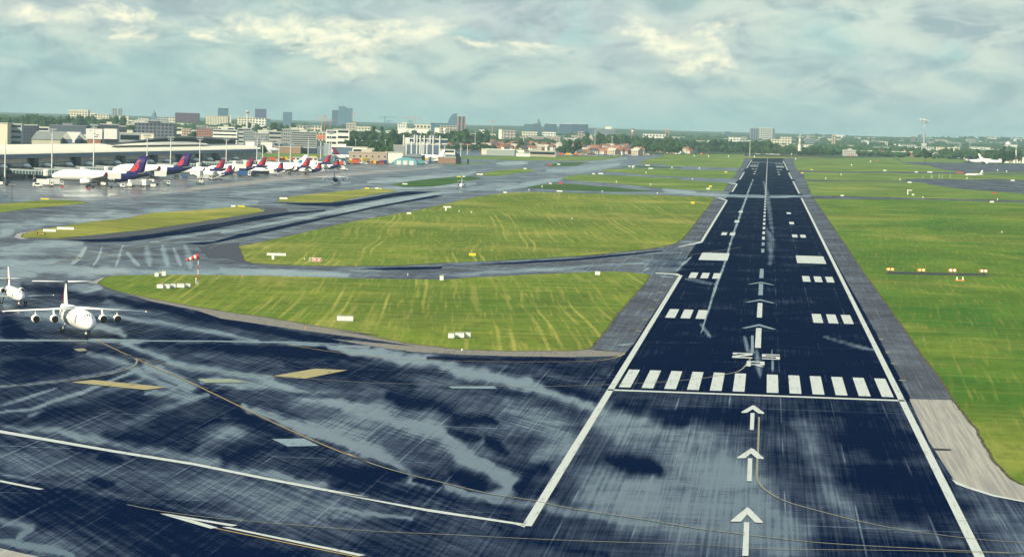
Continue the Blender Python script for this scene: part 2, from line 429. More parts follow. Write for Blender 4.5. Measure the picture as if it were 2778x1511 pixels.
def strokes(u, v, base, lst, soft=.15):
    out = base.copy()
    for P, hw, val in lst:
        x0, y0 = P.min(0)-hw*2.8-6; x1, y1 = P.max(0)+hw*2.8+6
        sel = np.nonzero((u > x0) & (u < x1) & (v > y0) & (v < y1))[0]
        if not len(sel): continue
        uu, vv = u[sel], v[sel]; best = np.full(len(sel), 1e9)
        am = min(hw*(.5 if hw > 8 else .22), 9); uu = uu+am*np.sin(vv*.055+uu*.021)+.5*am*np.sin(uu*.06-vv*.11); vv = vv+am*.5*np.sin(uu*.043+1.3)+am*.3*np.sin(uu*.12+vv*.05)
        sl_ = np.hypot(*(P[1:]-P[:-1]).T); tot = sl_.sum(); acc = 0
        for a, b, L in zip(P[:-1], P[1:], sl_):
            d = b-a; k = np.clip(((uu-a[0])*d[0]+(vv-a[1])*d[1])/(d@d+1e-9), 0, 1)
            q = (acc+k*L)/tot; tp = .35+.65*np.sqrt(np.clip(np.sin(math.pi*np.clip(q, 0.02, .98)), 0, 1)); acc += L
            best = np.minimum(best, np.hypot(uu-a[0]-k*d[0], vv-a[1]-k*d[1])/tp)
        so_, we_ = ((soft, 1.9) if hw > 6 else (.6, 1.5)) if val > .12 else (-.15, 2.5); w = 1-sm((best/hw-so_)/(we_-so_)); val_ = val-.16 if (val <= .12 and lst is WETL) else val; out[sel] = out[sel]*(1-w)+val_*w
    return out
us = np.arange(-520, 3420, 3.5); vo = np.concatenate([np.arange(1900, 800, -5.0), np.arange(800, 520, -2.5), np.arange(520, 428, -1.5)])-360
gu, gv = np.meshgrid(us, vo, indexing='ij'); gvv = (gv+v0(gu)); u_, v_ = gu.ravel(), gvv.ravel()
d = F3[None]*FPX + R3[None]*(u_[:, None]-1389) - U3[None]*(v_[:, None]-755.5); kk = -CH/d[:, 2]
px = CX+kk*d[:, 0]; py = CY+kk*d[:, 1]
onrw = (np.abs(px) < 23.5) & (py > 1)
wet = np.where(onrw, -.20, np.where(v_ > 900, .20, np.where(v_ > 800, .2+(900-v_)*.0030, np.where(v_ > 560, .46, .56)))); wet = np.where((u_ > 2000) & ~onrw & (v_ < 900), .3, wet)
wet = strokes(u_, v_, wet, WETL)
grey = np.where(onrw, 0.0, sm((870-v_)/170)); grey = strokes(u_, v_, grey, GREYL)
tan = strokes(u_, v_, np.zeros_like(u_), TANL)
nu, nv = gu.shape; idx = np.arange(nu*nv).reshape(nu, nv)
fs = np.stack([idx[:-1, :-1], idx[1:, :-1], idx[1:, 1:], idx[:-1, 1:]], -1).reshape(-1, 4)
me = bpy.data.meshes.new('pavement'); me.vertices.add(nu*nv); me.vertices.foreach_set('co', np.stack([px, py, np.zeros_like(px)], -1).ravel())
me.loops.add(len(fs)*4); me.loops.foreach_set('vertex_index', fs.ravel().astype(np.int32))
me.polygons.add(len(fs)); me.polygons.foreach_set('loop_start', np.arange(0, len(fs)*4, 4, dtype=np.int32))
me.update(); me.validate()
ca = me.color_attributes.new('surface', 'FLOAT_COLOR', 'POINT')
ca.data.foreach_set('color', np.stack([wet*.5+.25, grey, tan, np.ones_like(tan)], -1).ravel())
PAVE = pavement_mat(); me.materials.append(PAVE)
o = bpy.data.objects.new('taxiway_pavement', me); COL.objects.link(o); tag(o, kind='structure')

# ---- grass
def grass_mat(name, c1, c2, dry, tracks=1.0, ang=0.0, dark=(.02, .06, .008)):
    m = bpy.data.materials.new(name); m.use_nodes = True; t = NT(m.node_tree); b = t.n['Principled BSDF']
    g = t.node('ShaderNodeNewGeometry'); p = g.outputs['Position']
    rot = t.n.new('ShaderNodeVectorRotate'); rot.rotation_type = 'Z_AXIS'; t.put(rot.inputs['Vector'], p); rot.inputs['Angle'].default_value = ang; q = rot.outputs[0]
    w1 = t.noise(t.vm('MULTIPLY', q, (.007, .007, 0)).outputs[0], 1, 1.6, .5, 0, 1)
    sq = t.node('ShaderNodeSeparateXYZ', {0: q})
    bend = t.noise(t.vec(t.m('MULTIPLY', sq.outputs[0], .004), t.m('MULTIPLY', sq.outputs[1], .0045)), 1, 1.0, .5)
    s = t.node('ShaderNodeSeparateXYZ', {0: t.vec(t.m('ADD', sq.outputs[0], t.m('MULTIPLY', bend, 16.0)), sq.outputs[1])})
    qw = q
    fr = t.m('FRACT', t.m('DIVIDE', s.outputs[0], 8.5)); tr = t.m('MAXIMUM', t.ss(t.m('ABSOLUTE', t.m('SUBTRACT', fr, .32)), .065, .015), t.ss(t.m('ABSOLUTE', t.m('SUBTRACT', fr, .62)), .065, .015))
    brk = t.ss(t.noise(t.vm('MULTIPLY', q, (.06, .005, 0)).outputs[0], 1, 3, .6), .48, .62)
    brk2 = t.ss(t.noise(q, .5, 4, .7), .3, .6)
    tr = t.m('MULTIPLY', t.m('MULTIPLY', tr, brk), t.m('MULTIPLY', brk2, tracks*.7))
    row = t.ss(t.noise(t.vec(t.m('MULTIPLY', s.outputs[0], .55), t.m('MULTIPLY', s.outputs[1], .006)), 1, 3, .6), .50, .62)
    nb = t.noise(t.vm('MULTIPLY', q, (.03, .008, 0)).outputs[0], 1, 6, .6); nf = t.noise(t.vm('MULTIPLY', q, (.5, .12, 0)).outputs[0], 1, 6, .7)
    nx = t.noise(t.vm('MULTIPLY', q, (.02, .3, 0)).outputs[0], 1, 5, .65); npat = t.noise(p, .009, 5, .6)
    c = t.mix(t.ss(nb, .3, .7), c1, c2)
    c = t.mix(t.m('MULTIPLY', t.ss(npat, .48, .64), .55), c, dry)
    c = t.mix(t.m('MULTIPLY', t.ss(t.noise(t.vm('MULTIPLY', p, (.016, .010, 0)).outputs[0], 1, 6, .65, .6), .55, .40), .5), c, tuple(x*.62 for x in c1))
    c = t.mix(t.m('MULTIPLY', t.ss(nf, .45, .72), .55), c, dark)
    fine = t.noise(t.vm('MULTIPLY', q, (1.1, .03, 0)).outputs[0], 1, 4, .6); c = t.mix(t.m('MULTIPLY', t.ss(fine, .52, .72), .45), c, dry)
    c = t.mix(t.m('MULTIPLY', t.ss(t.noise(p, .06, 6, .7), .5, .72), .35), c, dark)
    c = t.mix(t.m('MULTIPLY', t.ss(nx, .48, .7), .35), c, dry)
    c = t.mix(t.m('MULTIPLY', t.m('MULTIPLY', row, t.ss(t.noise(t.vm('MULTIPLY', q, (.03, .012, 0)).outputs[0], 1, 4, .6), .42, .6)), .34*tracks), c, dry)
    c = t.mix(tr, c, tuple(min(1, x*1.15) for x in dry))
    t.l.new(c, b.inputs['Base Color']); b.inputs['Roughness'].default_value = .95; b.inputs['Specular IOR Level'].default_value = .08
    return m
GR = grass_mat('grass_mown', (.09, .165, .014), (.16, .215, .022), (.38, .34, .08), 1.0, -.12)
GRT = grass_mat('grass_yellowing', (.17, .21, .022), (.27, .28, .04), (.50, .41, .12), .5, .9)
GRF = grass_mat('grass_far', (.075, .16, .02), (.135, .22, .032), (.33, .33, .09), .8, .25)
GRD = grass_mat('grass_dark', (.03, .09, .02), (.05, .13, .02), (.10, .15, .03), .3, .25)
SOIL = mat('verge_soil', (.10, .095, .05), 1, .05, var=.5, vsc=.4)
def outline(pts, step, jit, sd=1):
    r = random.Random(sd); out = []
    for a, b in zip(pts, pts[1:]+pts[:1]):
        L = math.dist(a, b); n = max(1, min(90, int(L/step)))
        for i in range(n):
            k = i/n; out.append((a[0]+(b[0]-a[0])*k+r.uniform(-jit, jit), a[1]+(b[1]-a[1])*k+r.uniform(-jit, jit)))
    return out
from mathutils.geometry import tessellate_polygon
def sheet(name, pts, z, m, **kw):
    mb = MB(); vs = [(x, y, z) for x, y in pts]; tri = tessellate_polygon([[Vector(v) for v in vs]])
    fl = []
    for f in tri:
        a, b, c_ = (vs[i] for i in f); up = (b[0]-a[0])*(c_[1]-a[1])-(b[1]-a[1])*(c_[0]-a[0]) > 0
        fl.append(tuple(f) if up else tuple(f[::-1]))
    mb.add(vs, fl); return mb.build(name, m)
def offset(pts, dst):
    n = len(pts); ar = sum(pts[i][0]*pts[(i+1) % n][1]-pts[(i+1) % n][0]*pts[i][1] for i in range(n)); sgn = 1 if ar > 0 else -1; out = []
    for i in range(n):
        a, b, c_ = pts[i-1], pts[i], pts[(i+1) % n]; dx, dy = c_[0]-a[0], c_[1]-a[1]; L = math.hypot(dx, dy) or 1
        out.append((b[0]+sgn*dst*dy/L, b[1]-sgn*dst*dx/L))
    return out
ISL = [('1:190,460 205,430 330,395 500,370 800,325 1100,295 1300,250 1700,225 2000,200 2:100,196 200,193 330,210 370,235 330,245 0,295 1:1700,330 1200,400 800,440 500,468', GRT, .7),
 ('2:480,150 520,120 700,95 950,70 1250,42 1400,38 1520,62 1400,75 1100,130 950,158 700,160', GRT, .7),
 ('C:830,1190 1100,1145 1400,1110 1700,1085 1950,1080 2100,1105 1700,1180 1400,1220 1000,1225', GRD, 1),
 ('C:1950,1050 2300,1000 2576,975 D:300,965 450,975 560,993 300,1030 0,1075 C:2200,1070', GRF, 1),
 ('D:640,920 900,880 1240,885 1100,930 750,937', GRD, 1), ('C:1640,930 1700,910 2200,885 2300,890', GRF, 1),
 ('C:1560,800 2576,795 D:1000,795 1800,798 1450,852 1200,862 550,852 0,850 C:2400,845 1850,832 1600,815', GRF, 1),
 ('B:1310,760 2000,755 2400,775 2200,800 1900,830 1310,830', GRF, 1),
 ('1:-400,160 0,172 350,142 560,138 700,150 770,160 600,180 300,205 0,245 -400,290', GR, .6),
 ('2:155,540 400,490 800,400 1100,330 1500,260 1650,235 2229,105 3:320,106 480,85 560,75 800,68 1400,85 1860,95 2100,105 4:300,465 400,468 480,480 470,500 430,560 330,680 240,800 180,870 120,910 0,945 3:1700,570 1200,620 700,650 0,680 2:1500,705 1000,708 700,705 450,695 280,685 215,665', GR, .5),
 ('1:860,850 875,835 920,805 1000,790 1400,783 1740,785 2229,790 2:700,800 1200,815 1900,825 2229,812 3:100,815 700,785 1150,765 1500,755 1650,765 1770,780 1790,800 1650,960 1500,1130 1350,1330 1290,1401 H:1650,60 1600,105 1500,118 1100,120 800,110 500,75 200,20 2:1400,1310 900,1235 400,1150 0,1095 1:1700,1060 1300,985 1000,920 870,870', GR, .4),
 ('D:1950,893 2100,840 2330,792 E:0,766 1130,770 1130,835 1075,958 600,948 0,925 D:2400,915', GRF, 1),
 ('D:1430,1008 1550,975 1900,968 2576,972 E:180,985 700,990 1040,1005 1000,1060 960,1108 500,1095 0,1070 D:2100,1058 1700,1020', GRF, 1),
 ('D:1720,950 1850,930 2100,933 2576,955 2576,962 2000,958', GRD, 1),
 ('D:880,1115 1000,1070 1200,1050 1600,1060 2100,1085 2576,1108 E:200,1125 500,1142 850,1165 905,1172 870,1230 830,1285 500,1275 0,1245 D:2000,1215 1500,1165 1100,1140', GRF, 1),
 ('D:390,1230 600,1190 1000,1180 1700,1240 2200,1285 1700,1292 900,1270 600,1252', GRD, 1)]
for k, (tx, m, st) in enumerate(ISL):
    px_ = [G(*p) for p in path(tx)]; far = DG(*path(tx)[0])
    ol = outline(px_, max(1.2, far/160), min(.6, far/2600), k)
    tag(sheet('grass', ol, .06, m), kind='structure')
    if far < 1500: tag(sheet('verge', offset(ol, .5), .03, SOIL), kind='structure')
# grass to the right of the runway
RG = 'J:50,250 E:2050,1320 1900,1130 1860,1030 1800,985 1770,900 1755,850 1130,832 1130,762 2576,790'
rp = path('4:1440,500 1600,730 1750,950 1900,1180 2065,1401 I:1565,0 1650,130 1800,320 1860,430 2000,600 2100,780 2200,900 2293,950 2500,1010 3200,1120')
GRR = grass_mat('grass_right', (.038, .145, .012), (.130, .205, .018), (.30, .29, .06), .22, .04, (.05, .075, .008))
gp = [G(*p) for p in rp]+[G(3700, 1500), G(3700, 545), G(*zz('J', 1681, 282)), G(*zz('J', 900, 258)), G(*zz('J', 80, 252))]
tag(sheet('grass', outline(gp, 2, .13, 50), .06, GRR), kind='structure'); tag(sheet('verge', offset(outline(gp, 2, .13, 50), .45), .03, SOIL), kind='structure')
def gsheet(tx, m, k, z=.06, nm='grass'): tag(sheet(nm, outline([G(*p) for p in path(tx)], 12, .8, k), z, m), kind='structure')
gsheet('J:25,120 60,215 68,228 400,234 900,248 1681,266 2300,275 2300,215 1681,212 1380,192 1200,178 1000,150 900,128 500,122', GRF, 51)
gsheet('J:5,62 20,108 500,116 800,118 740,108 860,100 1100,102 1250,108 1440,100 1681,108 2300,120 2300,90 1681,70 1300,64 600,57 0,50', GRF, 52)
gsheet('F:-600,835 -650,880 -600,990 0,1012 1500,1018 2576,1020 3400,1040 3400,1060 2576,1042 1900,1032 1450,985 1250,930 1000,905 860,885 750,810', GRF, 53)
gsheet('F:760,806 870,878 1700,888 1800,860 1700,845 1250,806', GRF, 54)
# far dry band beyond the runway end
tag(sheet('verge', outline([G(*p) for p in path('E:1100,800 1700,805 2200,812 2250,825 1700,826 1130,822')], 12, 1, 60), .08, mat('dry_grass', (.22, .22, .05), 1, .05, var=.3, vsc=.02)), kind='structure')

def paint_mat(name, col, wear=.5, rough=.55):
    m = bpy.data.materials.new(name); m.use_nodes = True; t = NT(m.node_tree); b = t.n['Principled BSDF']
    g = t.node('ShaderNodeNewGeometry'); p = g.outputs['Position']
    a = t.noise(t.vm('MULTIPLY', p, (1.6, .12, 0)).outputs[0], 1, 6, .65); a2 = t.noise(t.vm('MULTIPLY', p, (.15, 1.8, 0)).outputs[0], 1, 5, .65)
    k = t.m('MULTIPLY', t.ss(t.m('ADD', a, t.m('MULTIPLY', a2, .6)), .84, 1.02), wear)
    t.l.new(t.mix(k, col, tuple(x*.22 for x in col)), b.inputs['Base Color']); b.inputs['Roughness'].default_value = rough; b.inputs['Specular IOR Level'].default_value = .2
    return m
# ---- shoulders and concrete
SH = pavement_mat('shoulder_asphalt', False, (.055, .063, .080), (.055, .063, .080), .36, 0.6, .0)
def psheet(name, tx, z, m): return tag(sheet(name, [G(*p) for p in path(tx)], z, m), kind='structure')
psheet('runway_shoulder', '3:1820,795 1930,782 2040,790 2000,860 1800,1150 1640,1401 H:1890,60 1830,130 1590,110 1620,95 1690,0 3:1340,1365 1530,1130', .02, SH)
psheet('runway_shoulder', '4:515,478 560,490 600,510 340,895 190,940 0,965 0,945 120,910 180,870 240,800 330,680 430,560', .02, SH)
psheet('runway_shoulder', '4:610,345 700,352 650,425 575,418', .02, SH); psheet('runway_shoulder', '4:705,232 770,236 722,306 660,304', .02, SH); psheet('runway_shoulder', '4:780,115 826,118 780,198 735,193', .02, SH)
psheet('runway_shoulder', '4:1310,480 1400,480 1440,500 1600,730 1750,950 1900,1180 2065,1401 I:1565,0 1650,130 1800,320 1855,425 1590,418 1370,0 4:1815,1401 1700,1200', .02, SH)
for q in ('4:1285,445 1218,322 1300,318 1375,455', '4:1210,305 1177,240 1245,236 1292,303', '4:1172,218 1132,128 1190,130 1225,222'): psheet('runway_shoulder', q, .02, SH)
CON = bpy.data.materials.new('worn_concrete'); CON.use_nodes = True; t = NT(CON.node_tree); b = t.n['Principled BSDF']
g = t.node('ShaderNodeNewGeometry'); p = g.outputs['Position']
n1_ = t.noise(t.vm('MULTIPLY', p, (2.4, .035, 0)).outputs[0], 1, 6, .65); n2_ = t.noise(p, .12, 5)
t.l.new(t.mix(t.ss(n1_, .38, .62), t.mix(n2_, (.20, .19, .175), (.30, .28, .24)), (.38, .36, .30)), b.inputs['Base Color']); b.inputs['Roughness'].default_value = .8
psheet('concrete_shoulder', 'I:1580,418 1855,425 2000,600 2100,780 2200,900 2293,950 2600,1020 2600,1120 2293,1050 2100,1010 1950,965 1860,925 1700,680', .02, CON)
CON2 = paint_mat('worn_shoulder', (.21, .195, .165), .95, .8)
psheet('worn_shoulder', 'H:1640,110 1830,130 1800,150 1500,158 1100,152 800,142 500,125 250,90 0,45 2:1700,1401 1250,1335 700,1262 250,1195 0,1160 1:1700,1090 1300,1010 1180,970 1000,925 1300,985 1700,1060 2229,1140 2:400,1150 900,1235 1400,1310 H:0,-10 200,20 500,75 800,110 1100,120', .02, CON2)
psheet('concrete_shoulder', 'G:-300,1270 0,1345 250,1401 300,1440 -300,1440', .02, CON)
psheet('concrete_shoulder', '1:120,460 150,425 330,395 205,430 190,460 250,470 180,475', .015, CON); psheet('concrete_shoulder', '1:760,852 900,803 1000,788 920,806 875,835 860,862', .02, CON)
GREYP = mat('grey_paving', (.06, .065, .08), .7, .2, var=.2, vsc=.02)
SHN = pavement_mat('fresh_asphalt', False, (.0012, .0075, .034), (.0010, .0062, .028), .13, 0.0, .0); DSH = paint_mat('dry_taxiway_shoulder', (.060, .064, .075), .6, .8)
psheet('taxiway_shoulder', '1:190,477 500,472 800,445 1200,405 1700,335 2:0,300 330,250 375,240 372,214 300,200 480,203 560,210 590,240 300,278 0,335 1:1800,348 1300,430 900,470 560,484 300,482', .018, DSH)
psheet('taxiway_surface', '1:560,484 900,470 1300,430 1800,348 2:0,335 300,278 585,242 640,238 900,222 900,232 600,262 300,318 0,372 1:1800,402 1300,470 1100,497 800,500', .022, SHN)
psheet('taxiway_surface', '2:440,158 700,163 950,160 1150,135 1450,85 1600,62 1850,66 1500,110 1200,160 1000,195 700,182', .022, SHN); psheet('taxiway_surface', '1:1560,512 1850,495 2:150,432 330,400 600,340 1000,262 1400,178 1850,95 1920,104 1650,150 1200,235 800,325 400,415 0,497 1:1750,524', .022, SHN)
psheet('taxiway_surface', '2:1180,730 1500,720 1900,712 2229,697 3:700,668 1200,640 1700,590 1900,570 1900,580 1700,604 1200,655 700,685 0,712 2:1900,730 1400,742', .022, SHN)
psheet('taxiway_edge', '2:-200,540 160,500 155,540 215,665 280,690 260,700 60,640 -110,640', .01, paint_mat('dark_shoulder', (.05, .055, .068), .8, .7))

# ------------------------------------------------------------------ painted markings
WP = paint_mat('white_paint', (.53, .56, .51), .6); WPF = paint_mat('faded_white_paint', (.20, .27, .30), .8)
YP = paint_mat('yellow_paint', (.42, .30, .10), .6); YPF = paint_mat('faded_yellow_paint', (.24, .23, .15), .7); YB = paint_mat('yellow_patch', (.36, .30, .13), .95)
def strip(pts, w, m, z=.035, name='painted_line', taper=False):
    mb = MB(); L = []; Rr = []
    for i, p in enumerate(pts):
        a = pts[max(0, i-1)]; b = pts[min(len(pts)-1, i+1)]; dx, dy = b[0]-a[0], b[1]-a[1]; l = math.hypot(dx, dy) or 1; n = (-dy/l*w/2, dx/l*w/2)
        L.append((p[0]+n[0], p[1]+n[1], z)); Rr.append((p[0]-n[0], p[1]-n[1], z))
    n = len(pts); mb.add(L+Rr, [(i, n+i, n+i+1, i+1) for i in range(n-1)]); return tag(mb.build(name, m), kind='structure')
def curve(pp, n=6):                              # Catmull-Rom through ground points
    out = []; P = [pp[0]]+list(pp)+[pp[-1]]
    for i in range(1, len(P)-2):
        for k in range(n):
            t_ = k/n; a, b, c_, d_ = (np.array(P[i+j]) for j in (-1, 0, 1, 2))
            out.append(tuple(.5*((2*b)+(-a+c_)*t_+(2*a-5*b+4*c_-d_)*t_**2+(-a+3*b-3*c_+d_)*t_**3)))
    out.append(tuple(pp[-1])); return out
def pstrip(tx, w, m, z=.035, sm_=True):
    pp = [G(*p) for p in path(tx)]; return strip(curve(pp) if sm_ else pp, w, m, z)
def ppoly(tx, m, z=.035, name='painted_mark'): return tag(sheet(name, [G(*p) for p in path(tx)], z, m), kind='structure')
def rect(mb, x0, x1, y0, y1, z=.035): mb.add([(x0, y0, z), (x1, y0, z), (x1, y1, z), (x0, y1, z)], [(0, 1, 2, 3)])
YG = lambda k, x, y: G(*zz(k, x, y))[1]
# threshold bar, piano keys, touchdown bars, aiming points, far-end marks
mb = MB(); rect(mb, -22.4, 22.4, -1.1, 1.0)
for i in range(6):
    for s in (-1, 1): a, b = sorted((s*(1.7+i*3.5), s*(1.7+i*3.5+1.8))); rect(mb, a, b, 4.6, 34.6)
tag(mb.build('threshold_marking', WP), kind='structure')
mb = MB()
def bars(y, n, L=22.5, w=3.0, inn=9.4, pit=4.6):
    for i in range(n):
        for s in (-1, 1): a, b = sorted((s*(inn+i*pit), s*(inn+i*pit+w))); rect(mb, a, b, y, y+L)
yl = lambda x, y0, y1, k: (YG(k, x, y0), YG(k, x, y1))
def lr(k, bl, tl, br, tr):                      # same bar seen left and right of the centre line
    y0 = (G(*zz(k, *bl))[1]+G(*zz(k, *br))[1])/2; y1 = (G(*zz(k, *tl))[1]+G(*zz(k, *tr))[1])/2; return y0, y1
for k, bl, tl, br, tr, n in (('5', (888, 462), (908, 395), (1712, 495), (1692, 428), 3), ('5', (993, 157), (1003, 115), (1628, 182), (1618, 140), 3),
                             ('4', (680, 835), (684, 808), (1228, 858), (1225, 832), 2), ('4', (715, 713), (718, 690), (1197, 735), (1193, 712), 1), ('4', (753, 618), (755, 603), (1174, 637), (1170, 620), 1)):
    y0, y1 = lr(k, bl, tl, br, tr); XL = abs(G(*zz(k, *bl))[0]); XR = G(*zz(k, *br))[0]; bars(y0, n, y1-y0, 2.05, (XL+XR)/2, 3.2)
y0, y1 = lr('4', (605, 1075), (620, 1005), (1292, 1103), (1275, 1032))
for s in (-1, 1): a, b = sorted((s*10.7, s*19.6)); rect(mb, a, b, y0, y1)
for k, a, b, n in ((932, 940, 0, 0), (912, 918, 3, 0), (887, 893, 3, 0), (972, 976, 2, 0), (1006, 1011, 1, 0), (1038, 1043, 1, 0)):
    y0 = (G(*zz('E', 1260, b if False else k+6))[1]+G(*zz('E', 1620, k+20))[1])/2; y1 = y0*1.012+14
    if n == 0 and b == 0 and k == 932:
        for s in (-1, 1): rect(mb, *sorted((s*10.5, s*19.6)), y0, y0+55)
    else: pass
for k, n, x0 in ((912, 3, 10.4), (887, 3, 10.4), (972, 2, 10.6), (1006, 1, 10.6), (1038, 1, 10.6)):
    y0 = (G(*zz('E', 1260, k+5))[1]+G(*zz('E', 1620, k+17))[1])/2; bars(y0, n, 34, 2.2, x0, 3.3)
y0 = (G(*zz('E', 1260, 876))[1]+G(*zz('E', 1620, 888))[1])/2
for i in range(6):
    for s in (-1, 1): rect(mb, *sorted((s*(1.8+i*3.45), s*(1.8+i*3.45+1.9))), y0, y0+34)
tag(mb.build('touchdown_marking', WP), kind='structure')
# centre line
mb = MB(); mf = MB(); y = YG('5', 1270, 683); n_ = 0; yy = [y]
mb_y = [(683, 533), (452, 342), (282, 195), (152, 82)]
for a, b in mb_y: rect(mb if b > 300 else mf, -.55, .55, YG('5', 1270, a), YG('5', 1275, b), .036)
y = YG('4', 935, 1000)
while y < 3560:
    rect(mf if y < 560 or 0 else mb, -.5, .5, y, y+28, .036); y += 52
for a in (508, 325, 187):                        # worn arrow heads left under the centre line
    yb = YG('5', 1273, a+30 if a > 400 else a+15); yt = yb+13
    for s in (-1, 1): mf.add([(0, yt, .036), (s*3.6, yb, .036), (s*2.6, yb, .036), (0, yt-5, .036)], [(0, 1, 2, 3) if s < 0 else (3, 2, 1, 0)])
tag(mb.build('centre_line', WP), kind='structure'); tag(mf.build('worn_centre_line', WPF), kind='structure')
# edge lines
mb = MB()
for s, spans in ((-1, [(G(1411, 1426)[1], G(1842, 747)[1]), (YG('4', 345, 900), YG('4', 608, 508)), (YG('4', 655, 425), YG('4', 705, 350)), (YG('4', 725, 308), YG('4', 775, 236)), (YG('4', 785, 200), YG('4', 830, 118))]),
                 (1, [(-260, YG('4', 1300, 482)), (YG('4', 1275, 440), YG('4', 1218, 322)), (YG('4', 1210, 300), YG('4', 1175, 240)), (YG('4', 1168, 218), YG('4', 1128, 128))])):
    for a, b in spans: rect(mb, *sorted((s*22.5, s*21.5)), a, b)
tag(mb.build('runway_edge_line', WP), kind='structure')
ppoly('G:-300,548 0,612 700,735 1200,815 1700,915 2293,1028 H:0,998 600,1103 1205,1195 1200,1217 1140,1198 600,1118 0,1002 G:2293,1042 1700,930 1200,830 700,750 0,630 -300,568', WP, .04)
ppoly('5:690,130 672,121 500,112 497,119 640,128 668,136', WP, .04); ppoly('4:345,895 372,900 360,908 150,948 133,945 300,908', WP, .04); ppoly('4:610,505 600,498 520,476 515,482 592,506', WP, .04); ppoly('4:705,352 700,347 622,338 620,342 690,354', WP, .04)
ppoly('G:-300,860 0,922 275,978 240,982 0,934 -300,876', WP); ppoly('G:995,1130 1045,1133 1480,1203 1440,1210 1200,1170', WP, .04); ppoly('G:995,1132 1200,1172 1355,1218 1310,1225', WP, .045)
ppoly('G:1380,1215 1420,1213 2275,1388 2235,1395', WP)
ppoly('I:1840,915 1880,935 1955,965 2100,1012 2293,1052 2600,1100 2600,1112 2293,1060 2100,1024 1950,978 1870,948', WP, .045)
for tx in ('I:605,458 620,462 678,505 672,512 640,508 605,482 570,504 540,506 533,500', 'I:592,506 617,506 612,611 587,611', 'I:595,724 612,730 675,786 670,793 630,788 594,757 560,786 512,788 508,783',
           'I:576,788 603,788 598,930 569,930', 'I:572,1091 590,1103 668,1183 665,1190 618,1186 571,1136 532,1182 472,1181 468,1176', 'I:552,1185 584,1185 578,1394 540,1394'): ppoly(tx, WP, .05, 'approach_arrow')
# runway designator 2 5 / R, painted to be read from the approach
mb = MB()
def seg(cx, y0, w, h, polys):
    for pl in polys: mb.add([(cx+(x-.5)*w, y0+y*h, .052+.002*0) for x, y in pl], [tuple(range(len(pl)))])
two = [[(0, 0), (1, 0), (1, .2), (0, .2)], [(.0, .2), (.28, .2), (1, .62), (1, .8), (.72, .8), (.0, .36)], [(0, .8), (1, .8), (1, 1), (0, 1)], [(0, .66), (.22, .66), (.22, .8), (0, .8)]]
five = [[(0, 0), (1, 0), (1, .18), (0, .18)], [(.78, .18), (1, .18), (1, .44), (.78, .44)], [(0, .44), (1, .44), (1, .62), (0, .62)], [(0, .62), (.22, .62), (.22, .82), (0, .82)], [(0, .82), (1, .82), (1, 1), (0, 1)]]
arr = [[(0, 0), (.24, 0), (.24, 1), (0, 1)], [(.24, .8), (1, .8), (1, 1), (.24, 1)], [(.76, .45), (1, .45), (1, .8), (.76, .8)], [(.24, .3), (1, .3), (1, .45), (.24, .45)], [(.45, .3), (.75, 0), (1, 0), (.72, .3)]]
def corner(x0, y0, x1, y1): a = G(*zz('5', x0, y1)); b = G(*zz('5', x1, y1)); c_ = G(*zz('5', (x0+x1)/2, y0)); return (a[0]+b[0])/2, a[1], abs(b[0]-a[0]), c_[1]-a[1]
cx, y0, w, h = corner(1082, 722, 1236, 759); seg(cx, y0, w, h, two)
cx, y0, w, h = corner(1308, 733, 1446, 769); seg(cx, y0, w, h, five)
cx, y0, w, h = corner(1190, 786, 1328, 824); seg(cx, y0, w, h, arr)
tag(mb.build('runway_designator', WP), kind='structure')
# yellow guide lines
for tx, w, m in (('G:600,55 680,92 760,130 840,165 950,215 1050,260 1150,300 1400,420 1700,565 1900,655 2100,740 2293,810', .22, YP),
    ('H:100,757 250,820 470,885 700,940 950,1000 1230,1045 1500,1100 1900,1160 2293,1225 I:400,1240 900,1300 1300,1330 2000,1365 2293,1380', .3, YPF),
    ('G:800,145 845,172 850,190 820,220 700,260 500,295 300,318 0,345', .3, YPF), ('G:850,165 1000,195 1200,230 1500,265 1800,285 2293,318 H:300,320 700,330 1100,340 1400,338 1700,330 5:200,960 500,945 850,915 1080,875 1150,850 1190,810 1225,760', .3, YPF),
    ('G:1780,80 2100,130 2293,150 H:300,160 700,180 1200,188 1600,183 1750,165 1825,138', .26, YP), ('G:790,1075 1000,1115 1300,1155 1700,1190 2293,1238 H:700,1260 1400,1295 2293,1325 I:700,1350 1500,1360 2293,1380', .22, YPF),
    ('G:1340,1222 1700,1296 2250,1406', .3, YP), ('I:645,530 640,700 632,850 635,920 680,980 800,1050 1000,1110 1300,1185 1600,1240 2000,1290 2293,1310', .26, YPF),
    ('1:440,695 700,635 920,600 1200,550 1400,500 1500,490', .5, YPF), ('1:1060,648 950,625 915,606 960,592', .5, YPF), ('1:590,600 690,635 600,660', .5, YPF),
    ('1:-200,358 0,328 400,275 900,215 1300,180 1400,165', .5, YPF), ('2:1130,718 1350,760 1600,790', .4, YPF), ('3:0,745 700,705 1400,665 1800,635 2150,608 4:740,950', .35, YPF),
    ('2:-110,560 60,500 700,350 1300,215 1650,150', .25, YPF), ('5:1236,590 1236,720', .5, WPF), ('1:180,470 500,478 1100,455 2229,310', .25, YPF)): pstrip(tx, w, m, .045)
ppoly('G:440,315 580,300 1035,345 905,362', YB, .048); ppoly('G:1700,275 1960,230 2160,240 1900,292', YB, .048); ppoly('G:1225,295 1440,293 1545,315 1275,318', paint_mat('worn_yellow_patch', (.26, .30, .20), .8), .048)
ppoly('G:1690,668 1890,664 1985,710 1790,714', WPF, .048); ppoly('H:725,340 1010,340 1030,355 745,352', WPF, .048); ppoly('G:-400,49 0,49 700,53 1300,55 1850,66 2100,74 2100,78 1850,72 1300,62 700,59 0,59 -400,59', WPF, .03); ppoly('G:455,108 520,103 545,118 490,124', YPF, .048)
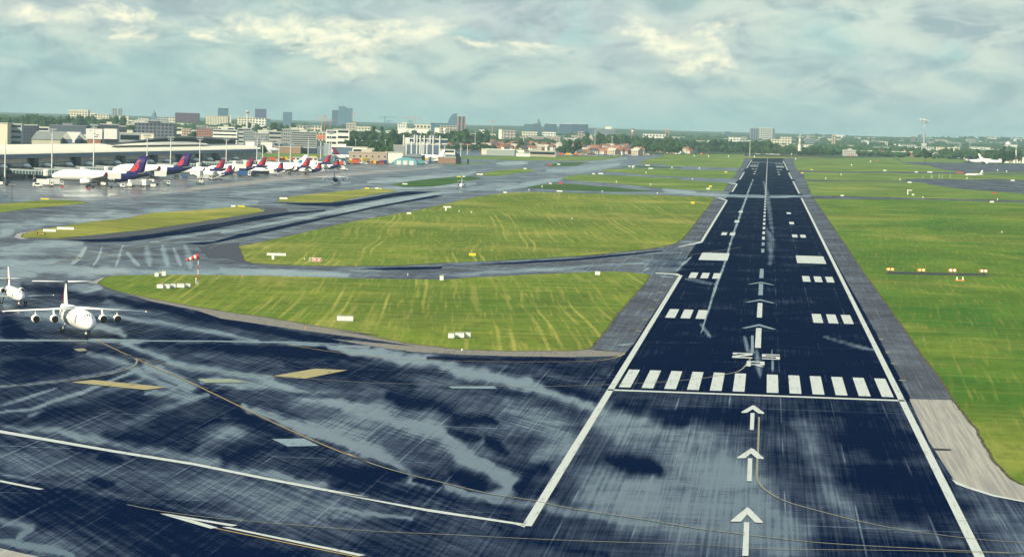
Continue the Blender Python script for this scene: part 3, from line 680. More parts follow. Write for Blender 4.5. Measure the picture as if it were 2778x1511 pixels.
ppoly('I:1722,725 1835,730 1840,740 1735,738', mat('drain_grate', (.03, .03, .04), .8), .06, 'drain_channel')
for a, b in ((872, 40), (935, 48), (1002, 48), (1083, 46), (1170, 50), (1268, 54)): ppoly('3:%d,%d %d,%d %d,%d %d,%d' % ((1990-(a-790)*.557-b, a-4, 1990-(a-790)*.557, a-4, 1988-(a-790)*.557, a+3, 1988-(a-790)*.557-b, a+3)), YPF, .04)
ppoly('3:1500,1388 1660,1370 1650,1380 1560,1396', WPF, .04); ppoly('4:190,893 320,893 320,898 185,900', WPF, .04); ppoly('3:1890,790 2000,800 1990,806 1880,800', WPF, .04)
for x, y, w in ((1390, 48, 28), (1430, 130, 30), (1465, 198, 36), (1515, 302, 40)): ppoly('I:%d,%d %d,%d %d,%d %d,%d' % (x, y-4, x+w, y-3, x+w+3, y+4, x+3, y+3), YPF, .04)

# ------------------------------------------------------------------ aircraft
PW = mat('aircraft_white', (.90, .90, .84), .28, .5); PNAVY = mat('aircraft_navy', (.012, .012, .09), .25, .5); PRED = mat('fin_crimson', (.15, .010, .055), .35, .4)
PPUR = mat('fin_violet', (.028, .012, .13), .35, .4); DOT = mat('emblem_dot', (.85, .07, .05), .4, .3); MET = mat('bare_metal', (.42, .44, .45), .35, .5, .6)
BLK = mat('black_rubber', (.012, .012, .014), .7, .2); GLS = mat('dark_glass', (.01, .015, .03), .08, .6); GRY = mat('wing_grey', (.40, .42, .42), .4, .4)
PLT = mat('swoosh_blue', (.03, .16, .45), .35, .4); HOT = mat('engine_dark', (.015, .012, .012), .5, .3); LAMP = mat('lit_lamp', (1, .85, .6), .4, .2, emit=(1, .75, .4, 4))
def foil(c0, c1, w0, w1, thick=.11, dih=0, n=8):   # two sections: (x, y_leading, z), chord
    pass
def surf(mb, secs, mi=0):                        # secs: (centre xyz of leading edge, chord, thickness axis) -> lofted lens section
    rs = []
    for (x, y, z), ch, th, ax in secs:
        r = []
        for k, h in ((0, 0), (.12, .8), (.4, 1), (.75, .55), (1, .04), (.75, -.45), (.4, -.75), (.12, -.6)):
            r.append((x, y-k*ch, z+h*th/2) if ax == 'z' else (x+h*th/2, y-k*ch, z))
        rs.append(r)
    return mb.rings(rs, True, mi)
def aircraft(label, loc, rz, P, group=None, name='parked_aircraft', cat='aircraft'):
    L, d, span, H = P['L'], P['d'], P['span'], P['H']; r = d/2; gz_ = P.get('ground', 1.2); zc = gz_+r
    root = thing(name, label, cat, (loc[0], loc[1], P.get('lift', .03)), rz, group)
    livery = P.get('livery', 'white'); nose, tail = L*.5, -L*.5
    prof = [(nose, .03, -.28), (nose-d*.10, .34, -.22), (nose-d*.35, .60, -.14), (nose-d*.8, .84, -.04), (nose-d*1.4, .97, 0), (nose-d*2, 1, 0)]
    ys = np.linspace(nose-d*2.4, tail+L*.30, 12); prof += [(y, 1, 0) for y in ys]
    for k in (.25, .5, .7, .85, .95, 1.0): prof.append((tail+L*.30*(1-k), 1-.86*k**1.35, .62*k**1.5))
    N = 20; mb = MB(); rs = []
    for y, s_, up in prof: rs.append([(r*s_*math.sin(2*math.pi*i/N), y, zc+up*r+r*s_*math.cos(2*math.pi*i/N)) for i in range(N)])
    mb.rings(rs, True)
    if livery != 'white':
        for k, f in enumerate(mb.f):
            c_ = np.mean([mb.v[i] for i in f], 0); lim = tail+L*.30+ (zc-c_[2])/r*L*.07+ (L*.0)
            mb.mi[k] = 1 if c_[1] < lim-(0 if c_[2] < zc+r*.5 else L*.03) and livery in ('navy',) else 0
    fus = mb.build('fuselage', [PW, PNAVY], root, True)
    fb = MB(); surf(fb, [((0, L*.12, zc-r*.95), L*.24, r*.55, 'z')]) if False else None
    # cabin windows, doors, cockpit glass
    def sp(a, y):                                # point on the fuselage skin, a from the top
        k = [p_[0] for p_ in prof][::-1]; S = float(np.interp(y, k, [p_[1] for p_ in prof][::-1])); UP = float(np.interp(y, k, [p_[2] for p_ in prof][::-1]))
        return (r*S*1.012*math.sin(a), y, zc+UP*r+r*S*1.012*math.cos(a))
    if P.get('near'):
        for sd in (-1, 1):
            y = nose-d*1.9
            while y > tail+L*.30:
                wb = MB(); A, B = math.radians(72)*sd, math.radians(60)*sd; wb.add([sp(A, y), sp(A, y-.32), sp(B, y-.32), sp(B, y)], [(0, 1, 2, 3) if sd < 0 else (3, 2, 1, 0)]); wb.build('cabin_window', GLS, fus); y -= 1.05
        for sd in (-1, 1):
            for y in (nose-d*1.45, tail+L*.315):
                db = MB()
                for q in range(4):
                    A, B = math.radians(50+q*13)*sd, math.radians(63+q*13)*sd; db.add([sp(A, y+.45), sp(A, y-.45), sp(B, y-.45), sp(B, y+.45)], [(0, 1, 2, 3), (3, 2, 1, 0)])
                db.build('cabin_door', GRY, fus)
    for a0, a1 in ((4, 30), (35, 60), (-30, -4), (-60, -35)):
        pb = MB(); q = [sp(math.radians(a), nose-d*(.30 if e else .78)-d*.22*(abs(a)/60)**2) for a, e in ((a0, 1), (a1, 1), (a1, 0), (a0, 0))]
        if P.get('near') or d > 5: pb.add(q, [(0, 1, 2, 3)]); pb.add([(x, y, z+.003) for x, y, z in q], [(3, 2, 1, 0)]); pb.build('cockpit_window', GLS, fus)
    # wings
    high = P.get('high'); zw = zc+r*.92 if high else zc-r*.55; wy = P.get('wy', L*.10); c0 = P.get('c0', span*.20); sw = P.get('sweep', .42); dih = P.get('dih', -.04 if high else .09)
    for sd in (-1, 1):
        wbm = MB(); hs = span/2
        surf(wbm, [((sd*r*.25, wy+c0*.35, zw), c0, c0*.12, 'z'), ((sd*hs*.38, wy+c0*.35-hs*.38*sw, zw+hs*.38*dih), c0*.62, c0*.075, 'z'), ((sd*hs, wy+c0*.35-hs*sw, zw+hs*dih), c0*.26, c0*.03, 'z')])
        wing = wbm.build('wing', GRY if not high else PW, root, True)
        if P.get('winglet'):
            b_ = MB(); surf(b_, [((sd*hs, wy+c0*.35-hs*sw, zw+hs*dih), c0*.24, .25, 'x'), ((sd*(hs+.9), wy+c0*.35-hs*sw-1.6, zw+hs*dih+2.1), c0*.10, .12, 'x')]); b_.build('winglet', PRED if livery == 'navy' else PW, wing)
        nb_ = MB(); nb_.lathe([(0.01, -.06), (.06, -.03), (.06, .03), (.01, .06)], 6); tl = nb_.build('wingtip_lamp', LAMP if P.get('lit') else MET, wing); tl.location = (sd*(hs-.2), wy+c0*.35-hs*sw+.15, zw+hs*dih)
    # engines
    def nacelle(x, y, z, re, le, parent_name='engine', pyl=None):
        e = MB(); pr = [(re*.86, 0), (re*1.0, -.10*le), (re*1.04, -.35*le), (re*.95, -.7*le), (re*.6, -1.0*le)]
        e.rings([[(x+q*math.cos(2*math.pi*i/14), y+w_, z+q*math.sin(2*math.pi*i/14)) for i in range(14)] for q, w_ in pr], False)
        eo = e.build('engine', P.get('emat', PW), root, True)
        i_ = MB(); i_.rings([[(x+q*math.cos(2*math.pi*i/14), y+w_, z+q*math.sin(2*math.pi*i/14)) for i in range(14)] for q, w_ in ((re*.86, .0), (re*.78, -.22*le), (re*.1, -.2*le))], True); i_.build('intake_fan', HOT, eo)
        j = MB(); j.rings([[(x+q*math.cos(2*math.pi*i/10), y+w_, z+q*math.sin(2*math.pi*i/10)) for i in range(10)] for q, w_ in ((re*.55, -.97*le), (re*.2, -1.25*le))], True); j.build('exhaust_cone', MET, eo)
        if pyl: k_ = MB(); surf(k_, [((x, y-le*.15, z+re*.7), le*.8, re*.22, 'x'), ((pyl[0], y-le*.55, pyl[1]), le*.9, re*.22, 'x')]) if pyl[2] == 'v' else surf(k_, [((x, y-le*.2, z), le*.6, re*.25, 'z'), ((pyl[0], y-le*.2, z), le*.6, re*.25, 'z')]); k_.build('pylon', GRY if not high else PW, eo)
    for (ex, ey, ez, re, le, kind) in P['eng']:
        for sd in (-1, 1):
            if kind == 'v': nacelle(sd*ex, ey, zw+abs(ex)*dih-ez, re, le, pyl=(sd*ex, zw+abs(ex)*dih, 'v'))
            else: nacelle(sd*ex, ey, zc+ez, re, le, pyl=(sd*r*.5, 0, 'h'))
    # fin and tailplane
    fh = H-(zc+r*.8); fy = tail+L*P.get('fy', .20); fc = P.get('fc', L*.13); fsw = P.get('fsw', .75)
    f_ = MB(); y1 = fy-fh*fsw; th = .035*fh+.16
    for a0, a1, mi in ((0, .06, 1), (.06, 1, 2)):
        pass
    surf(f_, [((0, fy+fc*.35, zc+r*.62), fc*1.25, th, 'x'), ((0, fy-fh*fsw*.12, zc+r*.8+fh*.10), fc*1.0, th, 'x'), ((0, fy-fh*fsw*.5, zc+r*.8+fh*.5), fc*.78, th*.8, 'x'), ((0, y1, H), fc*.52, th*.5, 'x')])
    fin = f_.build('tail_fin', P.get('fin', PW), root, True)
    if P.get('rudder'): g_ = MB(); surf(g_, [((0, fy-fc*.88, zc+r*.8+fh*.06), fc*.28, th*1.25, 'x'), ((0, y1-fc*.36, H-.05), fc*.17, th*.7, 'x')]); g_.build('rudder', P['rudder'], fin)
    if P.get('dots'):
        pts = [(.10, .12), (.20, .24), (.30, .36), (.40, .48), (.50, .60), (.60, .72), (.28, .10), (.46, .11), (.62, .18), (.70, .31), (.68, .44), (.56, .30), (.42, .26)]
        for sd in (-1, 1):
            dm = MB()
            for a, h in pts:
                yy_ = fy-fh*fsw*h-(fc*(1-.42*h))*(.12+.62*(a-.75*h if False else max(0, a-h*.55))); zz_ = zc+r*.8+fh*h; R_ = fh*.06; x = sd*(th*.42+.05)
                ring = [(x, yy_+R_*math.cos(q*math.pi/4), zz_+R_*math.sin(q*math.pi/4)) for q in range(8)]
                dm.add(ring, [tuple(range(8)) if sd > 0 else tuple(range(8))[::-1]])
            dm.build('tail_emblem', DOT, fin)
    if P.get('swoosh'): s_ = MB(); surf(s_, [((0, fy+fc*.3, zc+r*.66), fc*1.2, th*1.3, 'x'), ((0, fy-fh*fsw*.45, zc+r*.8+fh*.42), fc*.45, th*1.1, 'x')]); s_.build('blue_swoosh', PLT, fin)
    tp = P.get('tp', 'low'); ts = span*P.get('ts', .34); tz = {'low': zc+r*.55, 'T': H-.15, 'mid': zc+r*.8+fh*.42}[tp]; ty = {'low': tail+L*.13, 'T': y1+.1*fc, 'mid': fy-fh*fsw*.42}[tp]; tc = fc*P.get('tc', .62)
    for sd in (-1, 1):
        b_ = MB(); surf(b_, [((sd*.05, ty, tz), tc, tc*.1, 'z'), ((sd*ts/2, ty-ts*.5*.45*(0.5 if tp == 'T' else 1), tz+ts*.5*P.get('tdih', .06)), tc*.5, tc*.05, 'z')]); b_.build('tailplane', P.get('tpm', PW), root, True)
    if tp == 'T': b_ = MB(); b_.rings([[(.22*q*math.cos(i*math.pi/3), y1+w_, tz+.05+.22*q*math.sin(i*math.pi/3)) for i in range(6)] for q, w_ in ((.2, .6), (1, .2), (1, -tc*.8), (.2, -tc*1.15))], True); b_.build('tail_bullet', PNAVY, root)
    # undercarriage
    for gx_, gy_, wr, pair in P['gear']:
        for sd in ((-1, 1) if gx_ else (1,)):
            b_ = MB(); b_.tube((sd*gx_, gy_, wr), (sd*gx_*.75, gy_+.2, zc-r*.6 if not (gx_ and not high) else zw), .11+wr*.1, n=6)
            lg = b_.build('landing_gear', MET, root)
            for py_ in ((-1, 1) if pair > 2 else (0,)):
                for o_ in (-1, 1):
                    w_ = MB(); c_ = (sd*gx_+o_*wr*.55, gy_+py_*wr*1.15, wr); w_.tube((c_[0]-wr*.22, c_[1], wr), (c_[0]+wr*.22, c_[1], wr), wr, n=12); w_.build('wheel', BLK, lg)
    if P.get('lit'):
        b_ = MB(); b_.lathe([(.02, -.12), (.14, -.05), (.14, .05), (.02, .12)], 8); l_ = b_.build('landing_light', LAMP, root); l_.location = (.1, nose-d*1.0, gz_*.55+.3)
    return root
A330 = dict(L=56, d=6.5, span=58, H=17.0, ground=1.9, livery='navy', winglet=True, eng=[(9.4, 8.5, 2.2, 1.55, 5.2, 'v')], fin=PPUR, dots=True, fy=.215, fc=8.6, gear=[(5.3, -1.5, .7, 4), (0, 24, .5, 2)], tpm=GRY, c0=11.5, wy=2, sweep=.55)
A320 = dict(L=35, d=4.8, span=34, H=11.8, ground=1.6, livery='navy', winglet=True, eng=[(5.8, 5.2, 1.4, 1.05, 3.6, 'v')], fin=PRED, dots=True, fy=.22, fc=5.6, gear=[(3.8, -1, .55, 2), (0, 12.5, .38, 2)], tpm=GRY, c0=6.8, wy=1, sweep=.5)
RJ = dict(L=28.6, d=3.7, span=26.3, H=8.8, ground=1.05, livery='navy', high=True, pane4=True, eng=[(4.4, 3.6, 1.55, .74, 2.5, 'v'), (7.4, 1.5, 1.55, .74, 2.5, 'v')], fin=PRED, dots=True, fy=.20, fc=4.2, fsw=.42, tp='T', ts=.46, tdih=0, tc=.62, gear=[(2.35, -.6, .48, 2), (0, 10.6, .34, 2)], tpm=PW, c0=4.6, wy=.6, sweep=.22, dih=-.055)
RJF = dict(RJ, near=True, livery='white', fin=PW, rudder=PRED, dots=False, lit=True)
BIZ = dict(near=True, L=19.5, d=2.5, span=17.2, H=7.3, ground=1.1, livery='white', eng=[(1.95, -2.2, .45, .55, 2.6, 'h')], fin=PW, rudder=PRED, fy=.20, fc=3.2, fsw=.5, tp='mid', ts=.42, tdih=-.02, tc=.55, gear=[(2.5, -.8, .36, 2), (0, 7.2, .25, 2)], c0=3.6, wy=.4, sweep=.4, dih=.03, lit=True, emat=PW)
WHT = dict(A320, livery='white', fin=PW, dots=False)
def heading(a, b): return math.atan2(-(b[0]-a[0]), b[1]-a[1])    # rotation that points the nose from a to b
# nearest two, taxiing towards the runway
n_ = G(*zz('L', 1440, 1150)); mg = G(*zz('L', 1000, 1062)); 
hd = math.radians(180-(-18))
def place(P, nosewheel, rz): 
    ny = P['gear'][-1][1]; return (nosewheel[0]+math.sin(rz)*ny, nosewheel[1]-math.cos(rz)*ny)
rz = math.radians(180+25.5)
aircraft('white four-engined high-wing airliner with a T-tail taxiing nearest on the wet taxiway', place(RJF, n_, rz), rz, RJF, name='airliner', cat='airliner')
rz = math.radians(180+25)
aircraft('small white business jet with tail-mounted engines at the left edge of the photo', place(BIZ, G(*zz('L', 320, 640)), rz), rz, BIZ, name='business_jet', cat='jet')
# seen from behind and far down the taxiways
RJD = dict(RJ, fin=PNAVY, dots=False)
g0 = G(912, 499); aircraft('dark-tailed four-engined airliner seen from behind, crossing the apron taxiway', g0, math.radians(3), RJD, name='airliner', cat='airliner')
g0 = G(1252, 514); aircraft('small twin-engined jet facing the camera, far down the middle taxiway', g0, math.radians(186), dict(BIZ, near=False, span=14.5, livery='white', rudder=None), name='business_jet', cat='jet')
# parked along the pier: (photo x of the tail tip, forward distance, kind, heading, label)
TDIR = math.atan2(at(702, 2164)[1]-at(0, 1530)[1], at(702, 2164)[0]-at(0, 1530)[0])
for ut, D, P, dh, lab in (
    (398, 1452, A330, 0, 'nearest wide-body airliner at the pier, violet fin with an emblem of red dots'),
    (516, 1665, dict(A330, L=52, H=16), 2, 'second wide-body airliner at the pier, its violet dotted fin right of the nearest one'),
    (612, 1735, dict(A320, L=36), 4, 'white airliner with crimson dotted fin and dark tail, third along the pier'),
    (633, 1690, dict(RJ, L=26), 5, 'short dark-tailed jet with a maroon T-tail fin between the third and fourth crimson fins'),
    (689, 1800, A320, 4, 'white airliner with slanting crimson fin behind a white high-lift truck'),
    (724, 1880, A320, 6, 'airliner with tall crimson fin and dark tail cone, right of the high-lift truck'),
    (774, 1850, dict(RJ, L=30), 6, 'white jet whose dark maroon T-tail fin stands midway along the row'),
    (836, 2010, dict(WHT, swoosh=True, H=12.6, L=40), 4, 'white airliner with a blue swoosh on its tall white fin'),
    (842, 1900, dict(A320, L=33), 6, 'airliner with bright crimson fin standing in front of the blue swoosh tail'),
    (876, 1900, dict(RJ, L=27), 7, 'white jet with navy-bottomed tail, third from the far end of the row'),
    (898, 2090, dict(A320, L=33), 7, 'airliner with a tall crimson fin, second from the far end of the row'),
    (923, 2060, dict(RJ, L=26), 7, 'last airliner of the row, its small crimson tail by the fuel trucks')):
    c_ = at(ut, D); rz = CAMRZ+math.radians(90-7+dh*.6); L = P['L']
    aircraft(lab, (c_[0]-math.sin(rz)*L*.5*.93, c_[1]+math.cos(rz)*L*.5*.93), rz, P, 'airliners parked along the pier')
for u, D, P, rzd, lab in ((775, 3060, WHT, -90, 'white airliner parked beyond the grass strip right of the pier end'), (2672, 3960, dict(WHT, L=58, d=5.6, span=50, H=13, fin=PNAVY), -92, 'long white airliner at the right-hand apron with its tail to the left'),
                          (2690, 4300, dict(WHT, L=45, H=14), -90, 'white airliner half hidden behind the long one on the right-hand apron'), (722, 3000, WHT, -70, 'white airliner nose-on by the masts at the pier end'),
                          (952, 2560, dict(WHT, fin=PRED, H=13), -80, 'white airliner with a red and blue fin among the service trucks'), (1168, 2750, WHT, 75, 'white airliner parked beneath the tall white gantry')):
    aircraft(lab, at(u, D), CAMRZ+math.radians(rzd), P)

# ------------------------------------------------------------------ pier building
WHM = mat('white_metal', (.72, .72, .66), .45, .4); ROOFL = mat('pale_roof', (.88, .82, .64), .8, .1, var=.08, vsc=.05); ROOFD = mat('dark_roof', (.05, .06, .08), .6, .3, var=.2, vsc=.05)
FASC = mat('blue_grey_fascia', (.13, .19, .28), .5, .3); GLZ = facade('pier_glazing', (.018, .03, .045), (.006, .014, .022), 3.2, 4.2, .88, .82); GLB = facade('pier_glass_band', (.06, .10, .11), (.02, .06, .075), 3.2, 9, .92, .95)
CONC = mat('pale_concrete', (.42, .42, .38), .8, .2, var=.1, vsc=.1); DK = mat('dark_cladding', (.02, .028, .04), .6, .3); BRK = mat('salmon_brick', (.34, .17, .12), .8, .2, var=.15, vsc=.2)
Pa = np.array(at(0, 1530)); Pb = np.array(at(702, 2164)); LP = np.linalg.norm(Pb-Pa); xh = (Pb-Pa)/LP; yh = np.array([-xh[1], xh[0]])
def tsz(u, v, tt):
    d = ray(u, v); A = np.array([[d[0], -xh[0]], [d[1], -xh[1]]]); b_ = Pa+yh*tt-CAMP[:2]; k, s_ = np.linalg.solve(A, b_); return s_, CH+k*d[2]
pier = thing('terminal_pier', 'long airport pier with pale vaulted roof and dark glass front behind the parked airliners', 'terminal', (Pa[0], Pa[1], 0), math.atan2(xh[1], xh[0]))
S0, S1 = -260, LP
mb = MB(); mb.box(S0, S1-1, .5, 38, 0, 12, 0); mb.build('glass_wall', GLZ, pier)
mb = MB(); mb.box(S0, S1-.6, .2, .5, 5.6, 9.6, 0); mb.build('glass_band', GLB, pier)
mb = MB(); mb.rings([[(x, -2, 14.5), (x, -2, 12.0), (x, 1.2, 11.6), (x, 1.2, 14.3)] for x in (S0, S1)], True); mb.build('fascia', FASC, pier)
prof = [(-2.4, 14.5), (0, 15.3), (5, 16.3), (14, 17.6), (24, 18.5), (38, 18.8)]
mb = MB(); mb.rings([[(x, a, b) for a, b in prof]+[(x, 38, 12), (x, -2.2, 14.3)] for x in list(np.linspace(S0, S1, 24))], True); mb.build('vaulted_roof', ROOFL, pier)
for u in (96, 211, 333, 421, 492, 545, 588): 
    s_, _ = tsz(u, 440, -1); b_ = MB(); b_.box(s_-4.5, s_+4.5, -1.6, .2, 0, 11.6); b_.build('service_core', DK, pier)
k = 0; s_ = S0+20
while s_ < S1: b_ = MB(); b_.lathe([(.5, 10.2), (.5, 10.5)], 8, (s_, -1)); b_.build('soffit_lamp', WHM, pier); s_ += 32
# raised roofs over the middle of the pier
up_ = [(262, 398), (300, 392), (345, 384), (390, 377.5), (435, 372.5), (481, 370), (520, 370), (560, 372), (600, 375), (642, 376.5)]
lo_ = [(293, 399), (330, 394), (370, 389.5), (420, 386.5), (470, 384.8), (520, 385), (553, 387)]
U = [tsz(u, v, 20) for u, v in up_]; Lo = [tsz(u, v, 14) for u, v in lo_]
mb = MB(); mb.rings([[(s_, 18, z), (s_, 18, z-1.0), (s_, 52, z-9), (s_, 52, z-8)] for s_, z in U], True); mb.build('arched_roof', mat('arch_roof_grey', (.26, .27, .27), .5, .3), pier)
mb = MB(); mb.rings([[(s_, 21, z-1.15), (s_, 21, 17.5), (s_, 50, 17.5), (s_, 50, max(17.6, z-9.2))] for s_, z in U], True); mb.build('clerestory', DK, pier)
mb = MB(); mb.rings([[(s_, 10, 18.35), (s_, 13, z-.5), (s_, 17, z), (s_, 21.2, z+.1), (s_, 21.2, 18)] for s_, z in Lo], True); mb.build('raised_vault', ROOFL, pier)
# jet bridges and their rotunda houses
def jetbridge(s_, reach, label, ang=0.0):
    p = Pa+xh*s_+yh*-6
    r_ = thing('jet_bridge', label, 'jet bridge', (p[0], p[1], 0), math.atan2(xh[1], xh[0]), 'passenger bridges along the pier')
    b_ = MB(); b_.lathe([(2.6, 3.2), (2.6, 7.0)], 14, (0, 0)); ro = b_.build('rotunda', CONC, r_)
    b_ = MB(); b_.lathe([(2.9, 7.0), (3.0, 7.4), (2.6, 7.6), (1.6, 8.6), (.3, 8.9)], 14); b_.build('domed_cap', WHM, ro, True)
    b_ = MB(); b_.lathe([(1.0, 0), (1.0, 3.2)], 8); b_.build('column', CONC, r_)
    b_ = MB(); b_.box(-1.4, 1.4, 2.4, 7, 3.8, 6.6); b_.build('walkway', CONC, r_)
    b_ = MB(); e = (math.sin(ang)*reach, -math.cos(ang)*reach); n_ = (math.cos(ang)*1.5, math.sin(ang)*1.5)
    b_.rings([[(x-n_[0], y-n_[1], za), (x+n_[0], y+n_[1], za), (x+n_[0], y+n_[1], zb), (x-n_[0], y-n_[1], zb)] for x, y, za, zb in ((0, -2, 3.9, 6.7), (e[0], e[1], 3.5, 6.3))], True)
    tn = b_.build('tunnel', facade('bridge_tunnel', (.32, .36, .36), (.03, .06, .07), 2.2, 7, .75, .8), r_)
    b_ = MB(); b_.lathe([(2.1, 3.2), (2.1, 6.6), (1.6, 7.0)], 10, e); b_.build('cab', WHM, r_)
    lx, ly = e[0]*.72, e[1]*.72; b_ = MB(); b_.tube((lx-1.2, ly, .9), (lx-1.2, ly, 3.9), .3); b_.tube((lx+1.2, ly, .9), (lx+1.2, ly, 3.9), .3); b_.box(lx-1.6, lx+1.6, ly-.3, ly+.3, .7, 1.2); lg = b_.build('support_leg', MET, r_)
    for q in (-1.2, 1.2): b_ = MB(); b_.tube((lx+q-.3, ly, .6), (lx+q+.3, ly, .6), .6, n=10); b_.build('wheel', BLK, lg)
for u, v, rch, lab in ((8, 462, 30, 'passenger bridge cut by the left edge of the photo'), (72, 462, 42, 'glazed passenger bridge reaching the nose of the nearest wide-body'), (128, 460, 26, 'second passenger bridge from the left, behind the tall mast'),
                       (187, 458, 28, 'passenger bridge rotunda above the nearest wide-body nose'), (241, 457, 28, 'passenger bridge rotunda above the nearest wide-body wing'), (318, 456, 24, 'passenger bridge left of the nearest violet fin'),
                       (408, 452, 24, 'passenger bridge right of the nearest violet fin'), (453, 450, 26, 'passenger bridge left of the second violet fin'), (532, 446, 22, 'passenger bridge right of the second violet fin'),
                       (569, 445, 22, 'passenger bridge left of the first crimson fin'), (606, 443, 20, 'passenger bridge behind the first crimson fin'), (639, 441, 22, 'passenger bridge nearest the far end of the pier')):
    jetbridge(tsz(u, v, -6)[0], rch, lab, -.25)

# ------------------------------------------------------------------ generic blocks
USED = {}
def uniq(o):                                     # things that read alike share one label and one group
    l = o['label']; USED.setdefault(l, []).append(o)
FM = {}
def fac(wall, glass=(.02, .03, .045), fw=3.2, fh=3.4, wx=.6, wz=.5):
    k = 'facade_%s_%s' % ('_'.join('%02d' % int(c*99) for c in wall), '_'.join('%02d' % int(c*10) for c in (fw, fh, wx, wz))) + '_%02d' % int(glass[2]*99); return facade(k, wall, glass, fw, fh, wx, wz)
def block(u0, u1, vt, D, label, wall, dep=None, roof=None, bands=0, rot=0.0, cat='building', name='office_block', fw=3.6, fh=3.5, wx=.6, wz=.5, glass=(.02, .03, .045), group=None, vb=None, parts=True):
    um = (u0+u1)/2; w = (u1-u0)*D/FPX; x, y = at(um, D); zb = float(terrain(x, y)); zt = topz(um, vt, D); h = max(3, zt-zb); dep = dep or min(w*.6, 40)
    r_ = thing(name, label, cat, (x, y, zb), CAMRZ+rot, group); flat = wx == 0
    wallm = mat('wall_%02d%02d%02d' % tuple(int(c*99) for c in wall), wall, .7, .2, var=.06, vsc=.05) if flat else fac(wall, glass, fw, fh, wx, wz)
    b_ = MB(); b_.box(-w/2, w/2, 0, dep, -8, h); b_.build('wall', wallm, r_)
    rm = mat('roof_%02d%02d%02d' % tuple(int(c*99) for c in (roof or (.5, .5, .44))), roof or (.5, .5, .44), .7, .2)
    b_ = MB(); b_.box(-w/2-.3, w/2+.3, -.3, dep+.3, h, h+.9); ro = b_.build('roof', rm, r_)
    if w > 18 and h > 8 and parts: b_ = MB(); b_.box(-w*.18, w*.1, dep*.3, dep*.6, h+.9, h+3.4); b_.build('plant_room', rm, ro)
    for k in range(bands):
        z = h*(k+.45)/bands; b_ = MB(); b_.box(-w/2+1, w/2-1, -.12, -.02, z, z+h/bands*.42); b_.build('window_band', GLS, r_)
    return r_
def gable(u0, u1, vt, ve, D, label, wall, roof, dep=30, rot=0.0, along=True, name='shed', cat='shed'):
    um = (u0+u1)/2; w = (u1-u0)*D/FPX; x, y = at(um, D); zb = float(terrain(x, y)); h = topz(um, vt, D)-zb; e = topz(um, ve, D)-zb
    r_ = thing(name, label, cat, (x, y, zb), CAMRZ+rot); b_ = MB(); b_.box(-w/2, w/2, 0, dep, -5, e); b_.build('wall', mat('wall_%02d%02d%02d' % tuple(int(c*99) for c in wall), wall, .7, .2, var=.06, vsc=.05), r_)
    b_ = MB()
    if along: b_.rings([[(x_, -.6, e-.05), (x_, dep/2, h), (x_, dep+.6, e-.05)] for x_ in (-w/2-.5, w/2+.5)], True)
    else: b_.rings([[(-w/2-.5, y_, e-.05), (0, y_, h), (w/2+.5, y_, e-.05)] for y_ in (-.5, dep+.5)], True)
    b_.build('roof', mat('roof_%02d%02d%02d' % tuple(int(c*99) for c in roof), roof, .7, .2, var=.1, vsc=.1), r_); return r_
CR, WH, GYB, DKB = (.76, .70, .52), (.86, .86, .74), (.30, .31, .31), (.045, .055, .08)
def ux(z, x): return zz(z, x, 0)[0]
def vy(y): return 270+y*.1941
